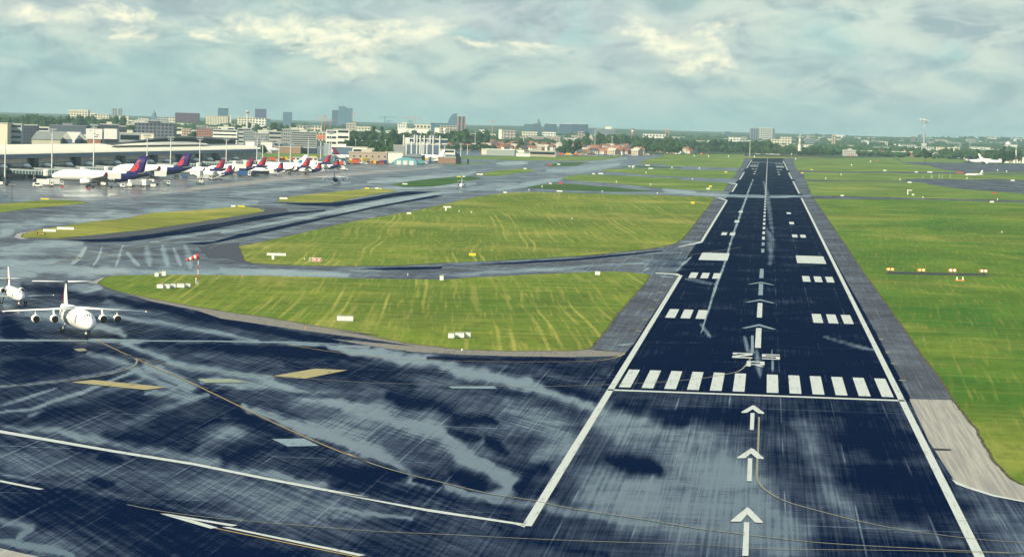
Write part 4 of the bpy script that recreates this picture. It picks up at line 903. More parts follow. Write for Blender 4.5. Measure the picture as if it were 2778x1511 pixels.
for z, x0, x1, yt, D, lab, wall, kw in (
    ('A', 950, 1230, 150, 6500, 'tall wide cream apartment slab rising above the trees at left', CR, dict(roof=WH)), ('A', 1245, 1335, 195, 6600, 'small cream block beside the tall wide apartment slab', CR, {}),
    ('A', 1336, 1520, 208, 6600, 'low wide cream block right of the tall apartment slab', CR, {}), ('A', 1560, 1625, 130, 8000, 'grey office tower above the white billboard boxes', GYB, dict(roof=(.4, .4, .38))),
    ('A', 1645, 1700, 130, 8000, 'narrow grey tower forming the right half of the split tower', GYB, {}), ('A', 1660, 1800, 236, 6500, 'low cream blocks right of the split grey tower', CR, {}), ('A', 1930, 2070, 270, 6200, 'low white block left of the domed church', WH, {}),
    ('A', 2200, 2330, 250, 6500, 'hazy pale block right of the domed church', (.4, .42, .42), {}), ('A', 2340, 2445, 255, 6400, 'cream block against the left side of the purple slab', CR, {}), ('A', 1840, 2140, 325, 4600, 'row of cream low buildings above the dark office', CR, {}),
    ('B', 130, 450, 195, 7000, 'wide purple-brown glass slab on the left skyline', (.10, .045, .075), dict(fw=6, fh=5, glass=(.06, .03, .06), roof=(.12, .07, .1))),
    ('B', 555, 865, 238, 6400, 'cream block with upright fins below the blue tower', CR, dict(fw=4, wz=.9, wx=.35)), ('B', 866, 915, 222, 6500, 'slim cream block joined to the finned one', CR, {}),
    ('B', 725, 862, 118, 8000, 'blue glass tower with a cream crown', (.07, .13, .19), dict(roof=WH, glass=(.05, .10, .16))), ('B', 995, 1240, 252, 6300, 'long cream block left of the white telecom mast', CR, {}),
    ('B', 1240, 1400, 268, 6000, 'bright white block right of the telecom mast', WH, {}), ('B', 1245, 1395, 138, 8200, 'purple-blue office tower with rounded top', (.09, .09, .17), dict(glass=(.05, .05, .12), roof=(.1, .1, .18))),
    ('B', 1403, 1460, 272, 7500, 'small blue block right of the purple-blue tower', (.10, .15, .20), {}), ('B', 1635, 1755, 185, 8000, 'lone hazy blue tower between the two tower groups', (.09, .15, .22), dict(glass=(.06, .12, .18), roof=(.1, .2, .28))),
    ('B', 2320, 2405, 150, 9000, 'dark tower with a cream cap, leftmost of the tall tower group', (.07, .11, .17), dict(roof=CR, glass=(.04, .07, .12))),
    ('B', 2000, 2200, 320, 7500, 'teal low block behind the red and white crane', (.12, .22, .22), {}), ('B', 1800, 2000, 370, 5600, 'pink-cream terrace of low blocks under the cranes', (.5, .42, .34), {}), ('B', 2040, 2180, 378, 5600, 'cream low block beneath the red and white crane', CR, {}),
    ('B', 110, 232, 400, 3700, 'cream block with white bands right of the dark office', CR, dict(bands=3, wx=0)), ('B', 233, 350, 415, 3700, 'pinkish apartment block beside the cream banded one', (.50, .36, .27), {}), ('B', 430, 645, 418, 3750, 'salmon brick block with small windows behind the arched roof', (.42, .19, .14), dict(roof=(.2, .16, .16))),
    ('B', 655, 1000, 430, 3900, 'bright white office with long window bands behind the pier', WH, dict(bands=4, wx=0)), ('B', 730, 960, 388, 4200, 'stepped white upper storeys above the banded white office', WH, dict(bands=2, wx=0)), ('B', 1003, 1200, 412, 3950, 'pale grey banded office right of the bright white one', (.45, .47, .44), dict(bands=4, wx=0)),
    ('B', 1090, 1230, 445, 3900, 'grey-green office with ribbon windows', (.30, .34, .33), {}), ('B', 1285, 1500, 437, 4500, 'white low roofs behind the grey twin office', WH, {}), ('B', 1232, 1430, 480, 3800, 'grey office with rows of dark windows left of the big grey one', (.33, .34, .33), dict(fh=4)),
    ('B', 1440, 1622, 455, 4000, 'big grey office, left block with three window rows', (.40, .40, .37), dict(bands=3, wx=0)), ('B', 1624, 1990, 425, 4100, 'tallest grey office block behind the far end of the pier', (.36, .36, .34), dict(fh=5)), ('B', 1752, 2115, 462, 4000, 'grey office with five long dark window bands', (.38, .39, .36), dict(bands=6, wx=0)),
    ('B', 2245, 2395, 432, 3300, 'white office with black bands left of its twin', WH, dict(bands=4, wx=0)), ('C', 80, 248, 425, 3300, 'white office with four black window bands beside a slim white mast', WH, dict(bands=4, wx=0)),
    ('C', 195, 285, 122, 9100, 'right-hand glass tower with vertical stripes', (.12, .19, .26), dict(fw=5, wz=1, wx=.5, glass=(.06, .12, .18))), ('C', 92, 192, 100, 9000, 'middle glass tower of the group, with a spire', (.12, .19, .26), dict(fw=5, wz=1, wx=.5, glass=(.06, .12, .18))),
    ('C', 340, 540, 385, 6000, 'cream blocks left of the two poplars', CR, {}), ('C', 205, 340, 335, 6500, 'pink-cream block beneath the glass tower group', (.55, .48, .38), {}), ('C', 922, 980, 340, 7000, 'left one of two small white slab blocks', WH, {}), ('C', 982, 1055, 326, 7000, 'right and taller one of two small white slab blocks', WH, {}),
    ('C', 1150, 1385, 352, 5800, 'cream block with an arched front left of the sail tower', CR, dict(fw=8, fh=9)), ('C', 920, 1360, 412, 5200, 'very long low white building above the tree line', WH, dict(wx=0)), ('C', 1380, 1628, 332, 8000, 'flat blue glass hall left of the sail tower', (.06, .16, .24), {}),
    ('C', 1745, 1868, 238, 8200, 'brownish tower with dark centre next to the sail tower', (.36, .26, .20), dict(roof=CR, fw=12, wz=1)), ('C', 1510, 1760, 372, 6000, 'beige block with round windows below the sail tower', (.50, .44, .34), {}), ('C', 1440, 1508, 400, 5600, 'small bright white cube left of the beige block', WH, dict(wx=0)),
    ('C', 2060, 2200, 430, 5200, 'white hall with curved roof in the middle distance', WH, {}), ('C', 2335, 2380, 422, 5400, 'little white tower block near the orange crane', WH, dict(wx=0)), ('C', 2385, 2576, 442, 5400, 'pinkish long low block right of the orange crane', (.5, .42, .36), {}),
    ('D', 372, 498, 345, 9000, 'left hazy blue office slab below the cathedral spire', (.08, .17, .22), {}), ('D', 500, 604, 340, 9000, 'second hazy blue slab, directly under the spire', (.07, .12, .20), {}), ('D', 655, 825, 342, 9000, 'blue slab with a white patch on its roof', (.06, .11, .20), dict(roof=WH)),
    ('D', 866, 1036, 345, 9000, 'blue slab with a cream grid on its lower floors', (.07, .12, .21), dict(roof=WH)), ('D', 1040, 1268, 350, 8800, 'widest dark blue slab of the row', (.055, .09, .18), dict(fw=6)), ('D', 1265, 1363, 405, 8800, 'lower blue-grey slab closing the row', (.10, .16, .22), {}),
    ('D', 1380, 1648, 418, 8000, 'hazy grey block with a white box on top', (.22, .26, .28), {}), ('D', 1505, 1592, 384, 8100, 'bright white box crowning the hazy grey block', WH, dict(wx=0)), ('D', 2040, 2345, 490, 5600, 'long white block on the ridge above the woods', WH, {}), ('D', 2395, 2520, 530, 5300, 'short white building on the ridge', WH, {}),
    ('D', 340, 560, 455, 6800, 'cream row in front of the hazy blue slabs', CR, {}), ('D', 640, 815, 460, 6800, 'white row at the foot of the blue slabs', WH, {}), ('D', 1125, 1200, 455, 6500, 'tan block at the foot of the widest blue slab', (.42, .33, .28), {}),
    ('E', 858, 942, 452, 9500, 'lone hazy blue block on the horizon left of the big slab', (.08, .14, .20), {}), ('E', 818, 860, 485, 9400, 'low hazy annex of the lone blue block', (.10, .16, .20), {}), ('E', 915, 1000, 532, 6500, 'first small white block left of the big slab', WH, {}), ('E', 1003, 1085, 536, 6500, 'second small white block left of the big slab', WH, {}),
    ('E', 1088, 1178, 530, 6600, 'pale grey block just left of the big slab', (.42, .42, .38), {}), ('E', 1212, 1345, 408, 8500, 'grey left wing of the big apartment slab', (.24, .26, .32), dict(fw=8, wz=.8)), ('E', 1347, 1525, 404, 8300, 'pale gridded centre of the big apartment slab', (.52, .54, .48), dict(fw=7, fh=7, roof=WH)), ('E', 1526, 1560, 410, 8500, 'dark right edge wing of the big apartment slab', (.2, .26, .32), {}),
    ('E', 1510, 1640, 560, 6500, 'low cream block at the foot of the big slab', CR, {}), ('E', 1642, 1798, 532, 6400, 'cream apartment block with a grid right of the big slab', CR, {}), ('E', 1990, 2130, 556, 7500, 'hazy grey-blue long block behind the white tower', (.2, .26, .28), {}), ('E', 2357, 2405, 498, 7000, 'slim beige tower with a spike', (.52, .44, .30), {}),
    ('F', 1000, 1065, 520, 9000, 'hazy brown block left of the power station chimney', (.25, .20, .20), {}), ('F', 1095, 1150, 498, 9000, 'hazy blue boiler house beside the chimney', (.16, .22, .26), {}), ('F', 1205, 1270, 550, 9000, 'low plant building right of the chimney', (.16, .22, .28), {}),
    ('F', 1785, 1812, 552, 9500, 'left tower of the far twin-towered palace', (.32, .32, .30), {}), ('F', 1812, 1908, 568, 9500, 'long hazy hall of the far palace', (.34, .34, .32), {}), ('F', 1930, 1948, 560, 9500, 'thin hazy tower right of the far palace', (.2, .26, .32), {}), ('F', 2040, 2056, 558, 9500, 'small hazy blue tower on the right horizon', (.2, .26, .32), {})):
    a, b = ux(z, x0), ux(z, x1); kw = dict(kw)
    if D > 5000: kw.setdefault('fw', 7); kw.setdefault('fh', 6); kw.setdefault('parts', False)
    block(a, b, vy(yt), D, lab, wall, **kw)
# mid-ground buildings with more shape
for a in ((0, 21, 336, 2600, 'cream gable end with a brick edge at the left border', CR, dict(wx=0, dep=40)), (21.5, 60, 338, 2620, 'pale glazed office with white bands at the left border', (.42, .46, .44), dict(bands=5, wx=0)), (62, 102, 341, 2700, 'dark blue glass office behind the grey shed', DKB, {}),
          (100, 134, 346, 2800, 'white-banded office just above the grey shed roof', WH, dict(bands=4, wx=0)), (134, 235, 342, 3300, 'long dark flat-roofed hall behind the grey shed', (.09, .11, .14), dict(wx=0, roof=(.2, .22, .24))), (272, 322, 339, 3100, 'dark block on top behind the white billboard boxes', DKB, {}),
          (323, 343, 344, 3000, 'slim dark blue office right of the white boxes', DKB, {}), (343, 366, 338, 4200, 'cream block with a white cone roof light', CR, {}), (366, 472, 337, 3000, 'wide dark grey office with a grid of windows', (.13, .15, .18), dict(fw=4.5, fh=4, wz=.55, roof=(.08, .09, .12))),
          (325, 382, 363, 2500, 'low glass-fronted building right of the white boxes', (.3, .33, .33), dict(bands=2, wx=0)), (383, 418, 364, 2500, 'small cream flat building above the arched roof', CR, dict(wx=0)),
          (744, 817, 400, 3040, 'brown brick workshop with a saw-tooth roof beyond the pier', (.33, .22, .15), dict(wx=0, roof=(.5, .45, .4))), (818, 860, 402, 3060, 'dark blue workshop next to the brown one', (.04, .05, .09), dict(wx=0)), (667, 692, 385, 3000, 'white flat-roofed hall directly behind the pier end', WH, dict(wx=0)),
          (710, 740, 387, 3050, 'second white flat hall beyond the pier end', WH, dict(wx=0)), (742, 766, 389, 3100, 'dark low hall between the white ones', DKB, dict(wx=0)), (798, 864, 430, 2350, 'white low site building behind the blue swoosh tail', WH, dict(fw=4)), (880, 900, 392, 2900, 'grey hangar with white arched roof sheets', (.3, .35, .38), dict(wx=0)),
          (905, 962, 400, 2800, 'blue-grey low hall with white roof edge', (.12, .17, .24), dict(wx=0, roof=WH)), (958, 998, 401, 2600, 'white rounded control room with dark windows', WH, dict(bands=1, wx=0)), (948, 1052, 415, 2520, 'beige two-storey building with small dark windows', (.46, .37, .28), dict(fw=6, fh=5, wx=.25, wz=.35, roof=(.5, .45, .36))),
          (997, 1016, 405, 2530, 'square beige stair tower on the beige building', (.52, .46, .34), dict(wx=0)), (1047, 1095, 415, 2560, 'long blank white wall left of the turquoise hangar', WH, dict(wx=0)), (1069, 1100, 396, 2900, 'grey metal shed left of the white gantry', GYB, dict(wx=0)),
          (1098, 1196, 394, 3400, 'blue-grey hangar wall behind the gantry columns', (.10, .15, .21), dict(wx=0, dep=50)), (1176, 1205, 424, 2950, 'orange-red container block at the foot of the gantry', (.50, .14, .07), dict(wx=0, roof=(.5, .14, .07))), (1191, 1239, 428, 2600, 'low brown workshop right of the turquoise hangar', (.30, .20, .14), dict(wx=0)),
          (1196, 1236, 407, 3340, 'white low office with a dark window strip beyond the gantry', WH, dict(bands=1, wx=0)), (1308, 1328, 405, 3450, 'small white hut with a pale roof left of the long warehouse', CR, dict(wx=0)), (1322, 1398, 407, 3400, 'long pale grey warehouse with a white door bay', (.38, .42, .38), dict(wx=0, roof=WH)),
          (1398, 1424, 408, 3420, 'small white store right of the long warehouse', WH, dict(wx=0)), (1402, 1440, 417, 3350, 'white trailer parked beside the warehouse', WH, dict(wx=0, dep=4)), (1438, 1509, 411, 3380, 'beige low building with three dark slots', (.47, .41, .31), dict(wx=0, bands=1)), (1458, 1471, 398, 3390, 'square grey-beige tower on the slotted building', (.42, .38, .30), dict(wx=0)),
          (2290, 2330, 408.5, 4800, 'white two-storey control building by the orange ball', (.6, .58, .5), dict(fw=4)), (2334, 2520, 412.5, 5100, 'very long low shed with white roof line and dark front', (.03, .04, .06), dict(wx=0, roof=WH, parts=False)), (2725, 2790, 427, 4300, 'white freight hall at the right edge', WH, dict(wx=0))):
    u0, u1, vt, D, lab, wall, kw = a; block(u0, u1, vt, D, lab, wall, **kw)
gable(87, 165, 357, 379, 2250, 'large grey shed with pitched roof and cream wall behind the pier', (.52, .50, .38), (.24, .26, .24), 55); gable(165, 200, 358, 378, 2260, 'blue-grey gable-fronted shed beside the large grey one', (.13, .17, .22), (.4, .42, .38), 40, along=False)
gable(200, 238, 361, 380, 2300, 'second blue-grey gable shed with white funnel-shaped panels', (.13, .17, .22), (.4, .42, .38), 40, along=False)
for u0, u1, ut, ub, vt_, vb_, D, lab in ((182, 221, 198, 204, 358.5, 388, 2245, 'white funnel-shaped roof panel in front of the gable sheds'), (226, 252, 236, 240, 366, 380, 2245, 'smaller white funnel panel left of the billboard boxes')):
    um = (u0+u1)/2; x, y = at(um, D); q = D/FPX; b_ = MB(); P2 = [((u0-um)*q, topz(um, vt_, D)), ((ut-um)*q, topz(um, vb_-6, D)), ((ut-um)*q, topz(um, vb_, D)), ((ub-um)*q, topz(um, vb_, D)), ((ub-um)*q, topz(um, vb_-6, D)), ((u1-um)*q, topz(um, vt_, D))]
    b_.add([(a, 0, z) for a, z in P2]+[(a, 1.2, z) for a, z in P2], [(0, 1, 2, 3, 4, 5), (11, 10, 9, 8, 7, 6)]+[((i+1) % 6, i, i+6, (i+1) % 6+6) for i in range(6)]); o = b_.build('roof_funnel', WHM, loc=(x, y, 0), rz=CAMRZ); tag(o, lab, 'roof panel')
for u0, u1, lab in ((234, 278, 'left white windowless box with faint dark scribbles above the pier roof'), (283, 318, 'right plain white windowless box above the pier roof')):
    w = (u1-u0)*2150/FPX; x, y = at((u0+u1)/2, 2150); zt, zb = topz((u0+u1)/2, 350, 2150), topz((u0+u1)/2, 378, 2150)
    r_ = thing('service_box', lab, 'building', (x, y, 0), CAMRZ); b_ = MB(); b_.box(-w/2, w/2, 0, 9, zb, zt); b_.build('cladding', WHM, r_); b_ = MB(); b_.box(-w*.42, w*.42, .6, 8.5, 0, zb); b_.build('base', BRK if u0 < 240 else DK, r_)
    if u0 < 240:
        for a, z, l in ((-.25, .78, 1.0), (-.05, .5, 1.8), (.1, .38, 2.8), (0, .2, 3.4)): b_ = MB(); b_.box(w*a, w*a+l, -.08, -.01, zb+(zt-zb)*z, zb+(zt-zb)*z+.5); b_.build('dark_marking', DK, r_)
# turquoise arched hangar with a grey roof behind
x, y = at(1102, 2440); q = 2440/FPX; r_ = thing('arched_hangar', 'turquoise arched hangar with three white doors beside the service apron', 'hangar', (x, y, 0), CAMRZ)
TQ = mat('turquoise_sheet', (.16, .42, .46), .5, .3); arc = [(-32*q*math.cos(i*math.pi/10), 1.4+5.2*math.sin(i*math.pi/10)**.8 if 0 < i < 10 else 0) for i in range(11)]
b_ = MB(); b_.rings([[(a, yy_, z) for a, z in arc] for yy_ in (0, 30)], True); b_.build('shell', TQ, r_)
for k in (-17, 0, 17): b_ = MB(); b_.box(k*q-2.1, k*q+2.1, -.25, -.05, 0, 3.9); b_.build('door', WHM, r_)
x, y = at(1122, 2500); r_ = thing('hangar', 'grey-roofed hangar with a dark end wall behind the turquoise one', 'hangar', (x, y, 0), CAMRZ); b_ = MB(); b_.box(-30*q, 26*q, 0, 30, 0, 6.8); b_.build('wall', mat('hangar_grey', (.2, .24, .28), .6, .3), r_)
b_ = MB(); b_.box(26*q, 31*q, -1, 31, 0, 8.6); b_.build('end_wall', DKBM if 'DKBM' in globals() else DK, r_); b_ = MB(); b_.rings([[(-31*q, yy_, 6.8), (-10*q, yy_, 9.6), (18*q, yy_, 9.3), (27*q, yy_, 6.8)] for yy_ in (-1, 31)], True); b_.build('roof', mat('roof_slate', (.22, .25, .28), .6, .3), r_)
x, y = at(1246, 2600); b_ = MB(); b_.add([(-9*q, 0, 0), (9*q, 0, 0), (4*q, 0, 9), (-9*q, 0, 11), (-9*q, 14, 0), (9*q, 14, 0), (4*q, 14, 9), (-9*q, 14, 11)], [(0, 1, 2, 3), (7, 6, 5, 4), (1, 5, 6, 2), (3, 2, 6, 7), (4, 0, 3, 7)]); tag(b_.build('blast_shelter', DK, loc=(x, y, 0), rz=CAMRZ), 'dark sloping-ended shelter at the right end of the brown workshop', 'shelter')
x, y = at(1272.5, 2600); b_ = MB(); b_.box(-.9, .9, 0, 1.6, 0, 4.4); b_.box(-1.1, 1.1, -.2, 1.8, 4.4, 4.7); tag(b_.build('dark_pillar', DK, loc=(x, y, 0), rz=CAMRZ), 'lone dark upright pillar on the taxiway verge right of the shelter', 'pillar')
# white gantry hall (frame on tall columns)
D = 3200; q = D/FPX; x, y = at(1155, D); r_ = thing('gantry_hall', 'tall white frame building standing on slim columns', 'building', (x, y, 0), CAMRZ); zt, zb = topz(1155, 376, D), topz(1155, 388, D)
for z0, z1, n_ in ((zt-1.2, zt, 'top_beam'), (zb-1.2, zb, 'lower_beam')): b_ = MB(); b_.box(-60*q, 60*q, 0, 20, z0, z1); b_.build(n_, WHM, r_)
b_ = MB(); b_.box(-58*q, 58*q, 1, 19, zb, zt-1.2); b_.build('glazed_deck', facade('deck_glass', (.5, .5, .46), (.03, .05, .10), 8, 40, .8, 1), r_); b_ = MB(); b_.box(-60*q, -42*q, -.5, 19, zb-1.5, zt+.5); b_.build('end_box', WHM, r_)
for u in (1096, 1125, 1132, 1141, 1152, 1168, 1176, 1194): b_ = MB(); b_.box((u-1155)*q-.75, (u-1155)*q+.75, -1.5, .1, 0, zt+3.5); b_.build('column', WHM, r_)
for u in (1104, 1118, 1147, 1160): b_ = MB(); b_.box((u-1155)*q-.8, (u-1155)*q+.8, -6, -4.4, 0, 17); b_.build('short_column', WHM, r_)
gable(1111, 1141, 362, 374, 3900, 'left dark pitched roof peeping over the gantry hall', (.16, .17, .2), (.15, .16, .2), 30, along=False, name='house', cat='house'); gable(1158, 1187, 362, 374, 3900, 'right dark pitched roof peeping over the gantry hall', (.16, .17, .2), (.15, .16, .2), 30, along=False, name='house', cat='house')
gable(1597, 1620, 411, 421, 3680, 'white gabled barn by the far taxiway end', (.5, .46, .36), (.12, .10, .10), 18, along=False, name='barn', cat='barn'); gable(1833, 1846, 415, 420, 4300, 'little pale tent-roofed hut left of the runway end', (.5, .5, .46), (.5, .5, .45), 10, name='hut', cat='hut')
# landmarks on the skyline
def place_thing(name, label, cat, u, D, group=None):
    x, y = at(u, D); return thing(name, label, cat, (x, y, float(terrain(x, y))), CAMRZ, group), D/FPX
def zrel(r_, u, v, D): return topz(u, v, D)-r_.location.z
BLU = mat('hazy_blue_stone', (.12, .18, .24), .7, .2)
r_, q = place_thing('church', 'domed church with a pointed lantern on the left skyline', 'church', 417, 9000); h = lambda v: zrel(r_, 417, v, 9000)
b_ = MB(); b_.box(-8*q, 8*q, 0, 20, -5, h(318)); b_.build('nave', BLU, r_); b_ = MB(); b_.lathe([(6*q, h(318)), (6*q, h(314)), (5*q, h(308)), (2*q, h(304)), (.9*q, h(303)), (.9*q, h(300)), (.1, h(297))], 14, (0, 10)); b_.build('dome', BLU, r_)
r_, q = place_thing('spire', 'tall thin spire on the middle glass tower', 'spire', 927.5, 9010); b_ = MB(); b_.tube((0, 15, -2), (0, 15, zrel(r_, 927, 280, 9010)), 2.2, .3); b_.build('needle', BLU, r_)
b_ = MB(); b_.lathe([(13, zrel(r_, 927, 296, 9010)), (12, zrel(r_, 927, 291, 9010)), (4, zrel(r_, 927, 288, 9010))], 12, (0, 15)); b_.build('crown', BLU, r_)
r_, q = place_thing('cathedral', 'stepped spire of the hazy cathedral above the blue slabs', 'cathedral', 1461, 9600); h = lambda v: zrel(r_, 1461, v, 9600)
b_ = MB(); b_.lathe([(7*q, -5), (7*q, h(336)), (4.6*q, h(335)), (4*q, h(330)), (2*q, h(328)), (1.6*q, h(324)), (.2, h(320))], 8, (0, 8)); b_.build('tower', BLU, r_); b_ = MB(); b_.lathe([(3*q, -5), (3*q, h(338))], 8, (-10*q, 8)); b_.build('turret', BLU, r_)
r_, q = place_thing('telecom_mast', 'white telecom mast with stacked drums in front of the cream blocks', 'mast', 671, 4000); h = lambda v: zrel(r_, 671, v, 4000)
b_ = MB(); b_.lathe([(1.3, 0), (1.1, h(318)), (.7, h(300))], 10); b_.build('shaft', WHM, r_)
for v_a, rr in ((320, 1.8), (313, 2.6), (307, 3.2), (302.5, 3.0)): b_ = MB(); b_.lathe([(rr*.6, h(v_a+1.6)), (rr, h(v_a+1)), (rr, h(v_a-1)), (rr*.6, h(v_a-1.6))], 12); b_.build('drum', WHM if v_a != 307 else BRK, r_)
r_, q = place_thing('glass_tower', 'hazy blue tower with a curved sail-shaped side', 'tower', 1228, 9200); h = lambda v: zrel(r_, 1228, v, 9200)
P2 = [(12*q, -5), (12*q, h(308.5)), (4*q, h(309)), (-2*q, h(312)), (-7*q, h(318)), (-11*q, h(326)), (-13*q, h(334)), (-13*q, -5)]
b_ = MB(); n = len(P2); b_.add([(a, 0, z) for a, z in P2]+[(a, 30, z) for a, z in P2], [tuple(range(n))[::-1], tuple(range(n, 2*n))]+[(i, (i+1) % n, n+(i+1) % n, n+i) for i in range(n)]); b_.build('sail_facade', fac((.07, .15, .22), (.05, .11, .18), 8, 6), r_)
r_, q = place_thing('water_tower', 'white mushroom-shaped water tower above the tree line', 'water tower', 1208, 4700); h = lambda v: zrel(r_, 1208, v, 4700)
b_ = MB(); b_.lathe([(2.2, -3), (1.8, h(358)), (3.4, h(354))], 12); b_.build('stem', WHM, r_); b_ = MB(); b_.lathe([(3.4, h(354)), (5*q, h(351)), (5*q, h(348.6)), (1, h(348))], 14); b_.build('tank', WHM, r_)
r_, q = place_thing('water_tank', 'orange-red chequered tank raised on a pole behind the workshops', 'tank', 872, 3000); h = lambda v: zrel(r_, 872, v, 3000)
b_ = MB(); b_.lathe([(.5, 0), (.5, h(379))], 8); b_.build('pole', WHM, r_); b_ = MB(); b_.box(-11*q, 11*q, -3, 3, h(379), h(365)); b_.build('tank', facade('orange_check', (.55, .14, .07), (.42, .30, .22), 3, 3, .5, .5), r_)
r_, q = place_thing('lattice_chimney', 'orange and white banded chimney on the hazy ridge', 'chimney', 1717, 7000); h = lambda v: zrel(r_, 1717, v, 7000)
for a, c_, m_ in ((366, 358, BRK), (358, 354, WHM), (354, 349.5, BRK)): b_ = MB(); b_.lathe([(4, h(a)), (3.6, h(c_))], 10); b_.build('band', m_, r_)
r_, q = place_thing('white_tower', 'tiered white pagoda-like tower rising from the trees right of the runway end', 'tower', 2171, 4300); h = lambda v: zrel(r_, 2171, v, 4300)
for k, (a, c_, w_) in enumerate(((405, 393, 5.0), (393, 385, 3.9), (385, 377, 3.2), (377, 370, 2.4), (370, 366, 1.2))): b_ = MB(); b_.lathe([(w_*q, h(a)-3*(k == 0)), (w_*q*.9, h(c_)), (w_*q*.5, h(c_)+.4)], 12); b_.build('tier', (WHM, CONC)[k % 2], r_); b_ = MB(); b_.lathe([(w_*q*1.15, h(a)+.2), (w_*q*1.15, h(a)+.8)], 12); b_.build('gallery', BRK if k % 2 else CONC, r_)
r_, q = place_thing('power_station_chimney', 'tall pale chimney of the far power station with a steam puff above', 'chimney', 2508, 9000); h = lambda v: zrel(r_, 2508, v, 9000)
b_ = MB(); b_.lathe([(4.2*q, -5), (3.4*q, h(380)), (2.6*q, h(364)), (1.1*q, h(362)), (.9*q, h(352))], 14); b_.build('stack', mat('stack_grey', (.34, .34, .30), .8, .1), r_); b_ = MB(); b_.box(-8*q, -4*q, 0, 30, h(366), h(365)); b_.box(-9*q, -5*q, 0, 30, -5, h(374)); b_.build('gantry', BLU, r_)
r_, q = place_thing('dome_building', 'white-domed hazy building near the right edge of the horizon', 'building', 2736, 9000); h = lambda v: zrel(r_, 2736, v, 9000); b_ = MB(); b_.lathe([(8*q, -5), (8*q, h(392)), (6*q, h(387)), (3*q, h(385)), (.5, h(384.5))], 14); b_.build('dome', WHM, r_)
# steam puff
b_ = MB(); x, y = at(2507, 9000)
for i in range(60):
    a, e = rng.normal(0, .55), rng.normal(0, .55)
    if i > 50: a, e = rng.uniform(-.3, .2), rng.uniform(1.5, 4)
    c_ = ((a*10)*9000/FPX, rng.uniform(-12, 12), topz(2507+a*10, 330+e*5+a*2.5, 9000)); R_ = rng.uniform(1.6, 3.6 if i < 50 else 2.2)*9000/FPX
    b_.rings([[(c_[0]+R_*math.sin(p)*math.cos(j*math.pi/4), c_[1]+R_*math.sin(p)*math.sin(j*math.pi/4), c_[2]+R_*.7*math.cos(p)) for j in range(8)] for p in (.2, .8, 1.4, 2.0, 2.6, 3.0)], True)
sm_m = bpy.data.materials.new('steam'); sm_m.use_nodes = True; t = NT(sm_m.node_tree); sm_m.node_tree.nodes['Principled BSDF'].inputs['Base Color'].default_value = (.85, .86, .8, 1); sm_m.node_tree.nodes['Principled BSDF'].inputs['Roughness'].default_value = 1; sm_m.node_tree.nodes['Principled BSDF'].inputs['Alpha'].default_value = .42; o = b_.build('steam_plume', sm_m, None, True, (x, y, 0), CAMRZ); tag(o, 'small white steam puff hanging above the far chimney', 'steam', kind='stuff')
# cranes
def crane(u, vb, vt, ua, ub, D, label, col):
    r_, q = place_thing('tower_crane', label, 'crane', u, D, 'construction cranes on the skyline'); h = lambda v: zrel(r_, u, v, D); m_ = mat('crane_%s' % col[0], col[1], .6, .2); t_ = .55*q
    b_ = MB(); b_.box(-t_*1.4, t_*1.4, -t_, t_, h(vb)-8, h(vt)+2.5*q); b_.build('mast', m_, r_)
    b_ = MB(); b_.box((ua-u)*q, (ub-u)*q, -t_, t_, h(vt)-t_*.7, h(vt)+t_*.7); b_.build('jib', m_, r_)
    b_ = MB(); s_ = -1 if u-ua < ub-u else 1; e = ua if s_ < 0 else ub; b_.box((e-u)*q-1.6*q, (e-u)*q+1.6*q, -2, 2, h(vt)-2.2*q, h(vt)-.4*q); b_.build('counterweight', m_, r_)
    b_ = MB(); b_.tube((0, 0, h(vt)+2.5*q), ((ua-u)*q*.8, 0, h(vt)), .12*q, n=4); b_.tube((0, 0, h(vt)+2.5*q), ((ub-u)*q*.8, 0, h(vt)), .12*q, n=4); b_.build('tie_bar', m_, r_)
RW = ('red', (.50, .12, .08)); OR = ('orange', (.55, .28, .12)); TC = ('teal', (.06, .18, .18))
for a in ((881, 350, 316, 856, 886, 6000, 'red and white crane with long jib left of the tower group', RW), (896, 352, 326.5, 888, 916, 6000, 'lower red crane in front of the tower group', RW), (873, 350, 323, 852, 884, 6300, 'pale orange crane behind the red and white one', OR),
          (961, 345, 310, 955, 973, 7000, 'orange crane right of the tower group', OR), (1044, 345, 318.5, 1034, 1082, 6500, 'dark teal crane with a long level jib', TC), (1055, 345, 329, 1048, 1066, 6500, 'short teal crane below the level one', TC),
          (1124, 345, 320.5, 1080, 1141, 6500, 'orange-white crane left of the arched cream block', OR), (1112, 345, 330, 1106, 1118, 6600, 'small teal crane beside the orange-white one', TC), (1252, 350, 337.5, 1238, 1264, 7000, 'reddish crane in front of the brown tower', RW),
          (1336, 360, 329, 1319, 1345, 6000, 'lone orange crane right of the sail tower', OR), (1806, 368, 353, 1796, 1812, 7500, 'left faint lattice crane above the ridge', OR), (1815, 368, 354, 1810, 1822, 7500, 'right faint lattice crane above the ridge', OR)): crane(*a)

